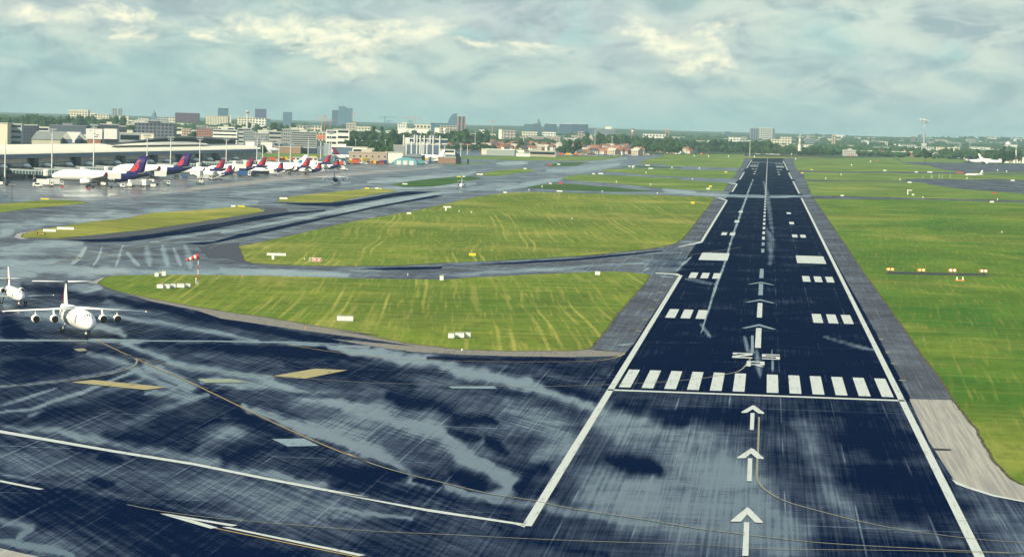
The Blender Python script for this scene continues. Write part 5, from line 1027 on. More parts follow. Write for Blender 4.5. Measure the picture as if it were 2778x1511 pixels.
# ------------------------------------------------------------------ trees
def leaf_mat(name, c1, c2):
    m = bpy.data.materials.new(name); m.use_nodes = True; t = NT(m.node_tree); b = t.n['Principled BSDF']
    tc = t.node('ShaderNodeTexCoord'); oi = t.node('ShaderNodeObjectInfo'); n = t.noise(tc.outputs['Object'], .35, 4)
    t.l.new(t.mix(t.m('ADD', t.m('MULTIPLY', n, .6), t.m('MULTIPLY', oi.outputs['Random'], .5)), c1, c2), b.inputs['Base Color']); b.inputs['Roughness'].default_value = .9; b.inputs['Specular IOR Level'].default_value = .1; return m
LF = [leaf_mat('foliage_dark', (.018, .045, .015), (.04, .085, .022)), leaf_mat('foliage_mid', (.03, .07, .018), (.06, .11, .028))]; BARK = mat('bark', (.10, .08, .05), .9, .1)
def tree_proto(k, kind):
    r = random.Random(100+k); H, Wd = {'round': (14, 13), 'tall': (18, 12), 'poplar': (22, 4.6), 'shrub': (6, 8)}[kind]
    tm = MB(); tm.tube((0, 0, -2), (0, 0, H*.45), .5, .28, 7)
    lobes = []; n = {'round': 9, 'tall': 10, 'poplar': 7, 'shrub': 5}[kind]
    for i in range(n):
        a = r.uniform(0, 6.28); q = r.uniform(.15, 1)
        if kind == 'poplar': c_ = (r.uniform(-.6, .6), r.uniform(-.6, .6), H*(.2+.72*i/(n-1))); R_ = Wd*.5*(1-.6*abs(i/(n-1)-.4))
        else: zf = r.uniform(.35, .85); wd = Wd*.34*math.sin(math.pi*min(.95, zf+.08))*1.2; c_ = (wd*q*math.cos(a), wd*q*math.sin(a), H*zf*.95); R_ = Wd*r.uniform(.17, .27)
        lobes.append((c_, R_)); tm.tube((0, 0, H*.3), (c_[0]*.8, c_[1]*.8, c_[2]), .16, .05, 4)
    b_ = MB()
    for c_, R_ in lobes:
        b_.rings([[(c_[0]+R_*.72*math.sin(p)*math.cos(j*math.pi/3+i), c_[1]+R_*.72*math.sin(p)*math.sin(j*math.pi/3+i), c_[2]+R_*.7*math.cos(p)) for j in range(6)] for i, p in enumerate((.3, 1.1, 1.9, 2.8))], True)
        for i in range(46):
            d_ = Vector((r.gauss(0, 1), r.gauss(0, 1), r.gauss(.15, 1))).normalized(); p = Vector(c_)+d_*R_*r.uniform(.72, 1.12); s_ = r.uniform(.45, .95)
            u_ = Vector((r.gauss(0, 1), r.gauss(0, 1), r.gauss(0, 1))).normalized()*s_; w_ = d_.cross(u_).normalized()*s_ if r.random() < .7 else Vector((r.gauss(0, 1), r.gauss(0, 1), r.gauss(0, 1))).normalized()*s_
            b_.add([p-u_-w_*.6, p+u_-w_, p+u_*.7+w_, p-u_*.8+w_*.9], [(0, 1, 2, 3)])
    return tm, b_, H
PRO = {}
def protos():
    for kind, n in (('round', 4), ('tall', 3), ('poplar', 2), ('shrub', 2)):
        for k in range(n):
            tm, cb, H = tree_proto(k+len(kind)*7, kind); me1 = tm.build('trunk', BARK).data; o1 = [o for o in bpy.data.objects if o.data == me1][0]
            me2 = cb.build('crown', LF[k % 2]).data; o2 = [o for o in bpy.data.objects if o.data == me2][0]; bpy.data.objects.remove(o1); bpy.data.objects.remove(o2)
            PRO.setdefault(kind, []).append((me1, me2, H))
protos()
NTREE = 0
def tree(u, vt, D, label, group, kind='round', rr=random.Random(5)):
    global NTREE; NTREE += 1
    x, y = at(u, D); zb = float(terrain(x, y)); h = max(4, topz(u, vt, D)-zb); me1, me2, H = rr.choice(PRO[kind]); s_ = h/H; sw = s_ if kind != 'poplar' else min(s_, 1.3)
    if kind in ('round', 'tall'): sw = min(max(s_, .8), 1.35)*rr.uniform(.9, 1.25)
    r_ = thing('poplar' if kind == 'poplar' else 'broadleaf_tree' if kind != 'shrub' else 'shrub', label, 'tree' if kind != 'shrub' else 'shrub', (x, y, zb), rr.uniform(0, 6.28), group); r_.scale = (sw, sw, s_)
    for nm, me_ in (('trunk', me1), ('crown', me2)): o = bpy.data.objects.new(nm, me_); COL.objects.link(o); o.parent = r_
tr_ = random.Random(11)
for n, u0, u1, vf, D0, D1, kind, lab in (
    (40, -20, 335, lambda u: 314+6*math.sin(u*.05)+u*.012, 4600, 5300, 'round', 'dark green tree on the wooded rise behind the offices at left'),
    (14, 600, 800, lambda u: 336+4*math.sin(u*.1), 4500, 5000, 'round', 'tree in the dark belt below the blue and purple towers'),
    (12, 935, 1015, lambda u: 360-.06*(u-935), 3700, 4100, 'round', 'tree left of the two tall poplars'), (9, 1085, 1180, lambda u: 358+2*math.sin(u*.2), 4000, 4400, 'round', 'tree behind the white gantry hall'),
    (16, 1170, 1330, lambda u: 358+4*math.sin(u*.07), 4100, 4600, 'round', 'tree in the belt below the sail tower'), (16, 905, 1075, lambda u: 378+3*math.sin(u*.13), 3250, 3450, 'round', 'tree behind the low hall with small lamp posts'),
    (7, 1025, 1072, lambda u: 394+.05*(u-1025), 2900, 3000, 'shrub', 'low bushy tree beside the grey metal shed'), (17, 1215, 1345, lambda u: 391+3*math.sin(u*.2), 3750, 4000, 'round', 'tree between the red-roofed houses and the airfield fence'),
    (12, 1345, 1530, lambda u: 388+6*math.sin(u*.15), 3900, 4500, 'round', 'tree among the red-roofed houses left of the big dark clump'), (22, 1610, 1840, lambda u: 362+(u-1610)*.055+2*math.sin(u*.2), 4700, 5400, 'round', 'tree on the wooded ridge behind the village'),
    (12, 1720, 1850, lambda u: 386+4*math.sin(u*.1), 3950, 4500, 'round', 'tree at the right end of the village'), (34, 1800, 2110, lambda u: 376+3*math.sin(u*.06)+(u-1800)*.02, 4900, 5200, 'tall', 'tree in the tall dark wood behind the runway end'),
    (46, 1830, 2265, lambda u: 397+2.5*math.sin(u*.09)+(u-1830)*.008, 4620, 4760, 'round', 'tree in the front row along the far end of the runway'), (16, 2270, 2520, lambda u: 403+3*math.sin(u*.07), 5200, 5600, 'round', 'tree behind the long dark shed on the right'),
    (14, 2530, 2640, lambda u: 407+4*math.sin(u*.08), 4700, 5100, 'round', 'tree left of the right-hand white airliners'), (8, 2650, 2778, lambda u: 405+3*math.sin(u*.2), 4000, 4500, 'round', 'tree behind the three pale masts on the right'),
    (8, 325, 372, lambda u: 341, 4000, 4300, 'round', 'tree between the white boxes and the cream blocks')):
    for i in range(n): u = u0+(u1-u0)*(i+tr_.uniform(.1, .9))/n; tree(u, vf(u)+tr_.uniform(-2.5, 4.5), tr_.uniform(D0, D1), lab, lab.replace('tree', 'trees', 1), kind, tr_)
for u, vt, D, k, lab in ((1015, 343, 3900, 'poplar', 'left one of the two tall dark poplars'), (1037, 344, 3900, 'poplar', 'right one of the two tall dark poplars'), (1062, 345, 3600, 'tall', 'broad dark crown just right of the two poplars'), (1076, 352, 3620, 'round', 'lower crown leaning on the broad dark one'),
                     (1262, 352, 4200, 'round', 'large rounded crown right of the white water tower'), (1240, 356, 4200, 'round', 'rounded crown just below the white water tower'), (526, 352, 3600, 'tall', 'dark upright tree between the pink block and the salmon brick block'), (353, 356, 3300, 'tall', 'dark upright tree left of the wide dark grey office'),
                     (1545, 374, 3850, 'tall', 'largest dark tree of the clump in front of the village'), (1567, 380, 3860, 'round', 'right shoulder of the big dark clump in front of the village'), (1556, 396, 3780, 'shrub', 'low dark bush at the foot of the big clump'), (1532, 400, 3790, 'shrub', 'left low bush of the big dark clump'),
                     (1592, 358, 4500, 'round', 'rounded tree at the foot of the widest blue slab'), (716, 396, 2900, 'shrub', 'dark round bush between the mast pair and the brown workshop'), (2086, 380, 4300, 'round', 'pair of crowns below the big apartment slab'), (2512, 398, 4000, 'tall', 'dark tree in front of the power station chimney'), (2725, 398, 3900, 'poplar', 'dark narrow tree left of the three pale masts')):
    tree(u, vt, D, lab, None, k, tr_)
# distant woods that read as one mass
def woodland(name, n, u0, u1, D0, D1, h0, h1, sd, keep=lambda u, D: True, label=''):
    r = random.Random(sd); b_ = MB(); me2s = [PRO['round'][i][1] for i in range(2)]
    for i in range(n):
        u, D = r.uniform(u0, u1), r.uniform(D0, D1)
        if not keep(u, D): continue
        x, y = at(u, D); zb = float(terrain(x, y)); R_ = r.uniform(5, 11); h = r.uniform(h0, h1)
        for k in range(3):
            cx, cy, cz = x+r.uniform(-1, 1)*R_*.7, y+r.uniform(-1, 1)*R_*.7, zb+h*(.55+.25*k/2); q = R_*r.uniform(.5, .8); p0_ = r.uniform(0, 6)
            b_.rings([[(cx+q*math.sin(p)*math.cos(j*math.pi/3+p0_)*r.uniform(.8, 1.2), cy+q*math.sin(p)*math.sin(j*math.pi/3+p0_)*r.uniform(.8, 1.2), cz+q*.75*math.cos(p)*r.uniform(.85, 1.15)) for j in range(6)] for p in (.35, 1.1, 1.9, 2.9)], True)
    return tag(b_.build(name, LF[0]), label, 'woodland', kind='stuff')
woodland('woodland', 700, -60, 620, 4700, 7500, 9, 16, 21, label='dark distant woods on the left rise')
woodland('woodland', 800, 560, 1500, 4800, 9000, 7, 12, 22, label='tree masses between the distant city blocks')
woodland('woodland', 800, 1250, 1900, 4900, 8500, 7, 13, 23, label='woods behind the village and along the ridge')
woodland('woodland', 1000, 1750, 2340, 4800, 9500, 7, 13, 24, label='wide dark wood beyond the runway end')
woodland('woodland', 1300, 2200, 2850, 4700, 13500, 7, 12, 25, label='hazy tree masses across the valley at right')
# ------------------------------------------------------------------ village and far suburbs
ROOFS = [('orange-red', (.34, .15, .09)), ('brown-red', (.24, .12, .085)), ('dark', (.10, .09, .10)), ('pale', (.5, .46, .38))]; WALLS = [('white', (.68, .66, .56)), ('cream', (.56, .48, .36)), ('brick', (.32, .18, .12))]
HP = {}
def house(u, D, ri, wi, label, group, rot, sc=1.0, vt=None):
    key = (ri, wi)
    if key not in HP:
        a = MB(); a.box(-5.5, 5.5, 0, 9, -3, 5.6); b_ = MB(); b_.rings([[(x_, -.5, 5.4), (x_, 4.5, 9.4), (x_, 9.5, 5.4)] for x_ in (-5.9, 5.9)], True); c_ = MB(); c_.box(2.6, 3.5, 3.6, 4.4, 8, 10.6); w_ = []
        for x0 in (-3.6, -.6, 2.4):
            for z0 in (1, 3.4): q_ = MB(); q_.box(x0, x0+1.3, -.06, .01, z0, z0+1.3); w_.append(q_)
        HP[key] = [m_.build(n_, mt).data for m_, n_, mt in ((a, 'wall', mat('house_%s' % WALLS[wi][0], WALLS[wi][1], .8, .1, var=.12, vsc=.2)), (b_, 'roof', mat('tiles_%s' % ROOFS[ri][0], ROOFS[ri][1], .8, .1, var=.25, vsc=.3)), (c_, 'chimney', BRK))]+[q_.build('window', GLS).data for q_ in w_]
        for me_ in HP[key]:
            for o in [o for o in bpy.data.objects if o.data == me_]: bpy.data.objects.remove(o)
    x, y = at(u, D); r_ = thing('house', label, 'house', (x, y, float(terrain(x, y))), CAMRZ+rot, group); r_.scale = (sc,)*3; par = None
    for me_ in HP[key][:(9 if D < 4150 else 3)]:
        o = bpy.data.objects.new(me_.name.split('.')[0], me_); COL.objects.link(o); o.parent = par if (me_.name.startswith('chimney') and par) else r_
        if me_.name.startswith('roof'): par = o
hr = random.Random(3)
for n, u0, u1, D0, D1, where in ((34, 1225, 1350, 4000, 5000, 'between the gantry hall and the tall mast'), (36, 1340, 1470, 3900, 5000, 'behind the long warehouse'), (28, 1470, 1600, 3950, 5000, 'around the big dark tree clump'),
                                 (62, 1590, 1740, 3850, 4900, 'right of the big dark tree clump'), (16, 1790, 1890, 4300, 4700, 'left of the runway end by the far taxiway'), (10, 2050, 2180, 5200, 5800, 'beside the tiered white tower'), (14, 2255, 2560, 4900, 5500, 'behind the long dark shed'), (8, 2600, 2778, 4700, 5200, 'behind the right-hand white airliners')):
    for i in range(n):
        ri = hr.choice((0, 0, 1, 1, 2, 3)); wi = hr.choice((0, 0, 1, 2)); lab = '%s house with %s roof %s' % (WALLS[wi][0], ROOFS[ri][0], where)
        house(u0+(u1-u0)*(i+hr.uniform(.1, .9))/n, hr.uniform(D0, D1), ri, wi, lab, lab.replace('house', 'houses', 1), hr.uniform(-.9, .9), hr.uniform(.8, 1.25))
br = random.Random(9)
for n, u0, u1, D0, D1, hh, where, dense in ((52, 330, 900, 4400, 6800, (7, 19), 'below the skyline towers', 0), (22, 880, 1420, 5000, 7000, (8, 17), 'between the towers and the sail tower', 0), (20, 1400, 1850, 5600, 8000, (8, 18), 'around the row of blue slabs', 0),
                                    (18, 1850, 2200, 5600, 8500, (7, 16), 'near the big apartment slab', 0), (60, 2170, 2790, 6000, 12500, (6, 16), 'spread over the hazy valley at right', 0)):
    for i in range(n):
        u = u0+(u1-u0)*(i+br.uniform(0, 1))/n; D = br.uniform(D0, D1); w = br.uniform(14, 60); h = br.uniform(*hh); x, y = at(u, D); zb = float(terrain(x, y)); wn, wc = br.choice((('white', WH), ('cream', CR), ('pinkish', (.5, .40, .32)), ('grey', (.34, .36, .36)), ('white', WH)))
        lab = '%s low city block %s' % (wn, where); hp = w*FPX/D; vt_ = v0(u)+(CH-zb-h)*FPX/D
        block(u-hp/2, u+hp/2, vt_, D, lab, wc, dep=br.uniform(10, 25), fw=6, fh=4, group=lab.replace('block', 'blocks', 1), rot=br.uniform(-.4, .4), name='city_block', parts=False)

# ------------------------------------------------------------------ masts
def mast(u, vb, vt, label, heads=1, col=None, D=None, group='floodlight masts along the aprons'):
    D = D or DG(u, vb)
    if u < 702: w_ = Pa+xh*tsz(u, 440, -16)[0]+yh*-16-CAMP[:2]; D = float(w_[0]*F3[0]+w_[1]*F3[1])
    x, y = at(u, D); H = topz(u, vt, D); r_ = thing('floodlight_mast', label, 'mast', (x, y, 0), CAMRZ, group); m_ = col or WHM
    b_ = MB(); b_.tube((0, 0, 0), (0, 0, H), .48, .26, 8); b_.build('pole', m_, r_); b_ = MB(); b_.lathe([(.9, 0), (.9, .5), (.5, .6)], 8); b_.build('base', CONC, r_)
    if heads: b_ = MB(); b_.box(-2.6, 2.6, -.5, .5, H-.5, H+.6); b_.box(-2.0, 2.0, -.35, .35, H-2.0, H-1.3); b_.build('floodlight_head', MET, r_)
for u, vb, vt, lab, hd in ((16, 502, 377, 'tall white mast nearest the left edge, by the glazed bridge', 0), (143, 463, 352, 'white mast rising in front of the grey shed', 1), (256, 461, 340, 'white mast crossing the left white box', 1), (401, 463, 369, 'white mast just right of the nearest violet fin', 1),
    (465, 455, 373, 'white mast just left of the second violet fin', 1), (544, 449, 374, 'white mast right of the second violet fin', 1), (616, 443, 375, 'white mast behind the first crimson fin', 1), (699, 440, 371, 'left of the two masts at the far end of the pier', 1),
    (714.5, 437, 374, 'right and paler of the two masts at the far end of the pier', 1), (759, 443, 385, 'mast in front of the white airliner beyond the grass', 1), (790, 441, 390, 'thin mast in front of the brown workshop', 1), (838, 433, 372, 'mast behind the blue swoosh tail', 1),
    (872, 432, 400, 'mast in front of the orange-red tank', 1), (895, 433, 360, 'mast left of the banded white office', 1), (901, 431, 359, 'mast close beside its neighbour left of the banded white office', 1), (947.5, 400, 355, 'slim white mast at the right edge of the banded office', 0),
    (1075, 396, 374, 'lamp mast by the metal shed', 1), (1058, 396, 378, 'short lamp mast left of the metal shed', 1), (1100, 380, 358, 'left lattice mast above the gantry hall', 0), (1107, 380, 356, 'right lattice mast above the gantry hall', 1), (1160, 380, 361, 'thin mast between the two dark pitched roofs', 1),
    (1208, 424, 394, 'lamp mast behind the orange container block', 1), (1252, 426, 390, 'mast on the grass right of the brown workshop', 1), (1270, 420, 394, 'shorter mast right of the brown workshop', 0), (1290, 400, 357, 'tall pale mast in the trees left of the village', 0),
    (1421, 406, 367, 'pale mast in the trees behind the long warehouse', 0), (1615, 412, 353, 'tallest pale mast standing in the village', 1), (1661.5, 414, 372, 'orange-footed mast in the village', 1), (2386, 424, 404, 'first lamp mast by the long dark shed', 0), (2455, 424, 407, 'second lamp mast by the long dark shed', 0),
    (2519, 427, 408, 'third lamp mast by the long dark shed', 0), (2586, 427, 410, 'lone lamp mast right of the long dark shed', 0), (2036, 400, 386, 'thin pale mast in the wood left of the tiered tower', 0)): mast(u, vb, vt, lab, hd, D=(DG(u, vb) if vb > 410 else min(DG(u, vb), 4200)))
for k, u in enumerate((2744.5, 2758, 2772.5)):
    D = DG(u, 444); x, y = at(u, D); r_ = thing('striped_mast', ('left', 'middle', 'right')[k]+' one of the three thick pale masts at the right edge', 'mast', (x, y, 0), CAMRZ, 'thick masts at the right edge'); H = topz(u, 407, D)
    for a, c_, m_ in ((0, .35, YB), (.35, 1, WHM)): b_ = MB(); b_.lathe([(1.1, H*a), (1.0, H*c_)], 8); b_.build('section', m_, r_)
DRD = mat('dark_red_paint', (.10, .02, .02), .5); D = DG(36, 542); x, y = at(36, D); H = topz(36, 502, D); r_ = thing('apron_lamp', 'dark red lamp post with a flat pale head on the left grass strip', 'lamp post', (x, y, 0), CAMRZ)
b_ = MB(); b_.tube((0, 0, 0), (0, 0, H), .16, .12, 8); b_.build('pole', DRD, r_); b_ = MB(); b_.box(-1.6, 1.6, -.5, .5, H, H+.4); b_.build('lamp_head', MET, r_)
for k, u in enumerate((923, 931, 940, 966, 984, 1001, 1023, 1047)):
    D = 3300; x, y = at(u, D); H = topz(u, 381 if k % 2 else 383, D); r_ = thing('lamp_post', 'small pale street lamp in the car-park row behind the low hall', 'street lamp', (x, y, 0), CAMRZ, 'small street lamps behind the low hall')
    b_ = MB(); b_.tube((0, 0, 0), (0, 0, H), .2, .15, 6); b_.build('pole', WHM, r_); b_ = MB(); b_.box(-1, 1, -.4, .4, H-.1, H+.6); b_.build('lamp_head', WHM, r_)

# ------------------------------------------------------------------ windsock
D = DG(546, 772); x, y = at(546, D); q = D/FPX; r_ = thing('windsock', 'red and white striped windsock on its banded pole in the lower grass island', 'windsock', (x, y, .05), CAMRZ)
RD = mat('signal_red', (.62, .03, .04), .6, .2); H = topz(546, 692, D)-.1
po = MB()
for k in range(6): po = MB(); po.tube((0, 0, H*k/6), (0, 0, H*(k+1)/6), .10, .09, 8); po.build('pole_section', RD if k in (1, 3) else WHM, r_)
b_ = MB(); b_.lathe([(.35, 0), (.35, .25), (.2, .3)], 8); b_.build('footing', CONC, r_)
a0, a1 = Vector((.6*q, 0, H-.3)), Vector((-30*q, -.5, topz(515, 707, D)))
for k in range(5):
    b_ = MB(); b_.tube(a0+(a1-a0)*k/5, a0+(a1-a0)*(k+1)/5, (.66-.065*k), (.66-.065*(k+1)), 12); b_.build('sock_band', RD if k % 2 == 0 else WHM, r_, True)
x, y = G(532, 771); r_ = thing('wind_sensor', 'short white marker post beside the windsock', 'marker post', (x, y, .05), CAMRZ); b_ = MB(); b_.lathe([(.12, 0), (.12, 1.1)], 8); b_.build('post', WHM, r_); b_ = MB(); b_.lathe([(.18, 1.1), (.2, 1.35), (.05, 1.45)], 8); b_.build('cap', WHM, r_)

# ------------------------------------------------------------------ signs, boxes and lights on the grass
BX = mat('box_white', (.74, .76, .72), .5, .3); SGW = mat('sign_back_white', (.82, .82, .74), .5, .3); SGY = mat('sign_yellow', (.75, .60, .04), .5, .3); SGR = mat('sign_red', (.62, .04, .03), .5, .3); SGK = mat('sign_black', (.02, .02, .02), .5, .3)
def sign(z, cx, cy, w, h, label, m_, post=0, group=None, rot=0):
    u, v = zz(z, cx, cy); s_ = Z[z][2]; hp = h*s_; vb = v+hp/2+post*s_; D = DG(u, vb); q = D/FPX; x, y = at(u, D); W_ = w*s_*q; Hh = hp*q; p_ = max(.25, post*s_*q)
    r_ = thing('taxiway_sign', label, 'sign', (x, y, .05), CAMRZ+rot, group); b_ = MB(); b_.box(-W_/2, W_/2, -.12, .12, p_, p_+Hh); b_.build('panel', m_, r_)
    b_ = MB(); b_.box(-W_/2-.06, W_/2+.06, -.15, .15, p_+Hh, p_+Hh+.07); b_.build('frame', MET, r_)
    for e in ((-.35, .35) if not post or post < 25 else (-.18,)):
        b_ = MB(); b_.box(W_*e-(.08 if post < 25 else .35), W_*e+(.08 if post < 25 else .35), -.08, .08, 0, p_); b_.build('leg', MET if post < 25 else SGW, r_)
    return r_, W_, Hh, p_
for z, cx, cy, w, h, lab, m_ in (('1', 445, 408, 110, 22, 'white board on the left tip of the long grass strip, the lower of two', SGW), ('1', 582, 390, 145, 22, 'long white board on the long grass strip, the upper of two', SGW), ('1', 400, 133, 72, 13, 'yellow and white board on the far left grass strip', SGY),
    ('2', 120, 195, 38, 14, 'small white board at the right end of the long grass strip', SGW), ('2', 190, 197, 60, 12, 'yellow and black board at the right end of the long grass strip', SGY), ('2', 553, 127, 68, 15, 'white board at the left tip of the second grass strip', SGW), ('2', 1273, 40, 38, 12, 'yellow board at the right end of the second grass strip', SGY),
    ('2', 1360, 40, 28, 11, 'small white board near the right end of the second grass strip', SGW), ('2', 1390, 46, 16, 10, 'tiny yellow board at the right end of the second grass strip', SGY), ('2', 1642, 257, 38, 14, 'small white board on the left edge of the big grass field', SGW), ('2', 2200, 617, 60, 22, 'yellow board on the front edge of the big grass field', SGY),
    ('3', 557, 75, 30, 11, 'small white board at the back left corner of the big grass field', SGW), ('3', 1028, 64, 50, 12, 'white board on the back edge of the big grass field', SGW), ('3', 2182, 165, 32, 18, 'yellow board at the back right of the big grass field', SGY), ('C', 1043, 1188, 70, 16, 'white board on the dark green strip', SGW),
    ('C', 1795, 1086, 60, 14, 'yellow board at the far tip of the dark green strip', SGY), ('C', 1865, 1083, 36, 14, 'white board at the far tip of the dark green strip', SGW), ('C', 2088, 1052, 90, 18, 'long white board left of the third grass strip', SGW), ('D', 745, 918, 55, 16, 'red and white board on the small far green island', SGR), ('D', 868, 912, 45, 14, 'white board on the small far green island', SGW),
    ('D', 400, 972, 40, 16, 'white board at the tip of the third grass strip', SGW), ('D', 760, 1182, 36, 14, 'white board left of the red one on the thin dark strip', SGW), ('D', 905, 1180, 56, 18, 'red board on the thin dark green strip', SGR), ('D', 1358, 1045, 38, 16, 'left white board behind the pointed grass wedge', SGW), ('D', 1460, 1042, 66, 16, 'right white board behind the pointed grass wedge', SGW),
    ('D', 1857, 940, 36, 13, 'left of three white boards far down the taxiway', SGW), ('D', 1912, 940, 44, 14, 'middle of three white boards far down the taxiway', SGW), ('D', 2110, 925, 66, 14, 'right and longest of three white boards far down the taxiway', SGW), ('D', 2155, 970, 64, 14, 'long white board on the taxiway line below the other three', SGW),
    ('E', 890, 1020, 36, 17, 'yellow board left of the runway, second taxiway from the far end', SGY), ('E', 680, 1222, 42, 24, 'yellow board left of the runway at the third taxiway', SGY), ('E', 650, 1255, 46, 22, 'white board just below the yellow one at the third taxiway', SGW), ('E', 1955, 1032, 36, 17, 'yellow board on the grass right of the far runway', SGY),
    ('E', 2085, 988, 36, 12, 'yellowish board further right of the far runway', SGY), ('F', 648, 996, 42, 15, 'white board on the right grass, left of a pair', SGW), ('F', 1087, 1020, 40, 15, 'left white board of a pair on the right taxi line', SGW), ('F', 1278, 1020, 70, 16, 'right and longer white board of a pair on the right taxi line', SGW),
    ('F', 1000, 1163, 56, 18, 'white board at the left tip of the right-hand taxiway', SGW), ('F', 2440, 1137, 56, 18, 'white board near the right edge by the right-hand taxiway', SGW), ('F', 1055, 1338, 34, 20, 'white board on the right grass above the narrow road', SGW), ('F', 2190, 1317, 60, 14, 'red board on the grass near the right edge', SGR),
    ('F', 1700, 1030, 108, 14, 'long red and white board left of the small aircraft', SGR), ('J', 1455, 278, 30, 12, 'white board beside the narrow road at right', SGW), ('J', 315, 230, 24, 10, 'pale board beside the narrow road near the runway', SGW), ('E', 1465, 768, 350, 7, 'long white barrier beyond the end of the runway', SGW)):
    sign(z, cx, cy, w, h, lab, m_)
sign('2', 503, 609, 164, 22, 'large white T-shaped board on one post at the corner of the big grass field', SGW, 34); sign('2', 1972, 198, 68, 13, 'white T-shaped board on a post in the back of the big grass field', SGW, 27)
r_, W_, Hh, p_ = sign('1', 375, 437, 72, 18, 'black location board with a yellow marking at the tip of the long grass strip', SGK)
def blurb(parent, m_, bars, y, name='lettering'):     # characters too small to read in the photograph: one stroke block per character
    for x0, x1, z0, z1 in bars: b_ = MB(); b_.box(x0, x1, y-.02, y, z0, z1); b_.build(name, m_, parent)
blurb(r_, SGY, [(W_*(-.36+.15*i), W_*(-.26+.15*i), p_+Hh*.25, p_+Hh*(.8 if i % 2 else .72)) for i in range(5)], -.13)
u, v = zz('2', 800, 680); D = DG(u, v); q = D/FPX; x, y = at(zz('2', 842, 0)[0], D); r_ = thing('taxiway_sign', 'red mandatory sign with white characters at the front of the big grass field', 'sign', (x, y, .05), CAMRZ-.12)
k_ = .31404*q; b_ = MB(); b_.box(-55*k_, 52*k_, -.15, .15, .3, .3+33*k_); b_.build('frame', WHM, r_); b_ = MB(); b_.box(-22*k_, 48*k_, -.2, -.16, .3+4*k_, .3+29*k_); rp_ = b_.build('red_panel', SGR, r_); b_ = MB(); b_.box(-51*k_, -28*k_, -.2, -.16, .3+4*k_, .3+29*k_); yp_ = b_.build('location_panel', SGK, r_)
blurb(rp_, SGW, [(x0*k_, x1*k_, .3+9*k_, .3+24*k_) for x0, x1 in ((-16, -8), (-6, 2), (22, 30), (32, 40))]+[(6*k_, 17*k_, .3+14*k_, .3+18*k_)], -.205); blurb(yp_, SGY, [(-45*k_, -34*k_, .3+9*k_, .3+24*k_)], -.205)
for e in (-40, 0, 40): b_ = MB(); b_.box(e*k_-.06, e*k_+.06, -.08, .08, 0, .35); b_.build('leg', MET, r_)
# white equipment boxes
def ebox(z, x0, x1, y0, y1, label, dep=1.0, rot=0, m_=None, group='white equipment boxes in the grass'):
    a, c_ = zz(z, x0, y1), zz(z, x1, y0); u = (a[0]+c_[0])/2; D = DG(u, a[1]); q = D/FPX; x, y = at(u, D); w = (c_[0]-a[0])*q; h = (a[1]-c_[1])*q
    r_ = thing('equipment_box', label, 'equipment box', (x, y, .05), CAMRZ+rot, group); b_ = MB(); b_.box(-w/2, w/2, 0, dep, .12, h); b_.build('cabinet', m_ or BX, r_); b_ = MB(); b_.box(-w/2-.04, w/2+.04, -.05, dep+.05, h, h+.08); b_.build('lid', CONC, r_)
    n = max(1, int(w/1.4))
    for i in range(1, n): b_ = MB(); b_.box(-w/2+w*i/n-.03, -w/2+w*i/n+.03, -.03, 0, .15, h); b_.build('seam', MET, r_)
    b_ = MB(); b_.box(-w/2+.1, w/2-.1, .1, dep-.1, -.05, .12); b_.build('plinth', CONC, r_)
for z, a, b, c_, d_, lab in (('1', 1383, 1437, 870, 908, 'first white box from the left in the row of five by the windsock'), ('1', 1440, 1494, 870, 908, 'second white box from the left in the row of five by the windsock'), ('1', 1501, 1545, 866, 906, 'middle white box in the row of five by the windsock'), ('1', 1556, 1620, 864, 902, 'fourth and widest white box in the row by the windsock'), ('1', 1632, 1672, 864, 900, 'last white box of the row, nearest the windsock pole'),
    ('1', 1362, 1396, 768, 806, 'left one of three white boxes on the back edge of the lower island'), ('1', 1399, 1420, 764, 804, 'middle one of three white boxes on the back edge of the lower island'), ('1', 1424, 1458, 757, 800, 'right one of three white boxes on the back edge of the lower island'), ('2', 1922, 1955, 795, 838, 'lone slanted white box on the back edge of the lower island'),
    ('2', 1040, 1180, 1147, 1192, 'long grey-white ribbed box lying in the lower island'), ('2', 2008, 2060, 1297, 1342, 'left one of three white boxes near the front tip of the lower island'), ('2', 2069, 2145, 1291, 1338, 'middle and widest of three white boxes near the front tip'), ('2', 2154, 2202, 1290, 1336, 'right one of three white boxes near the front tip'), ('3', 1357, 1400, 758, 792, 'bright white square box at the back right corner of the lower island')):
    ebox(z, a, b, c_, d_, lab)
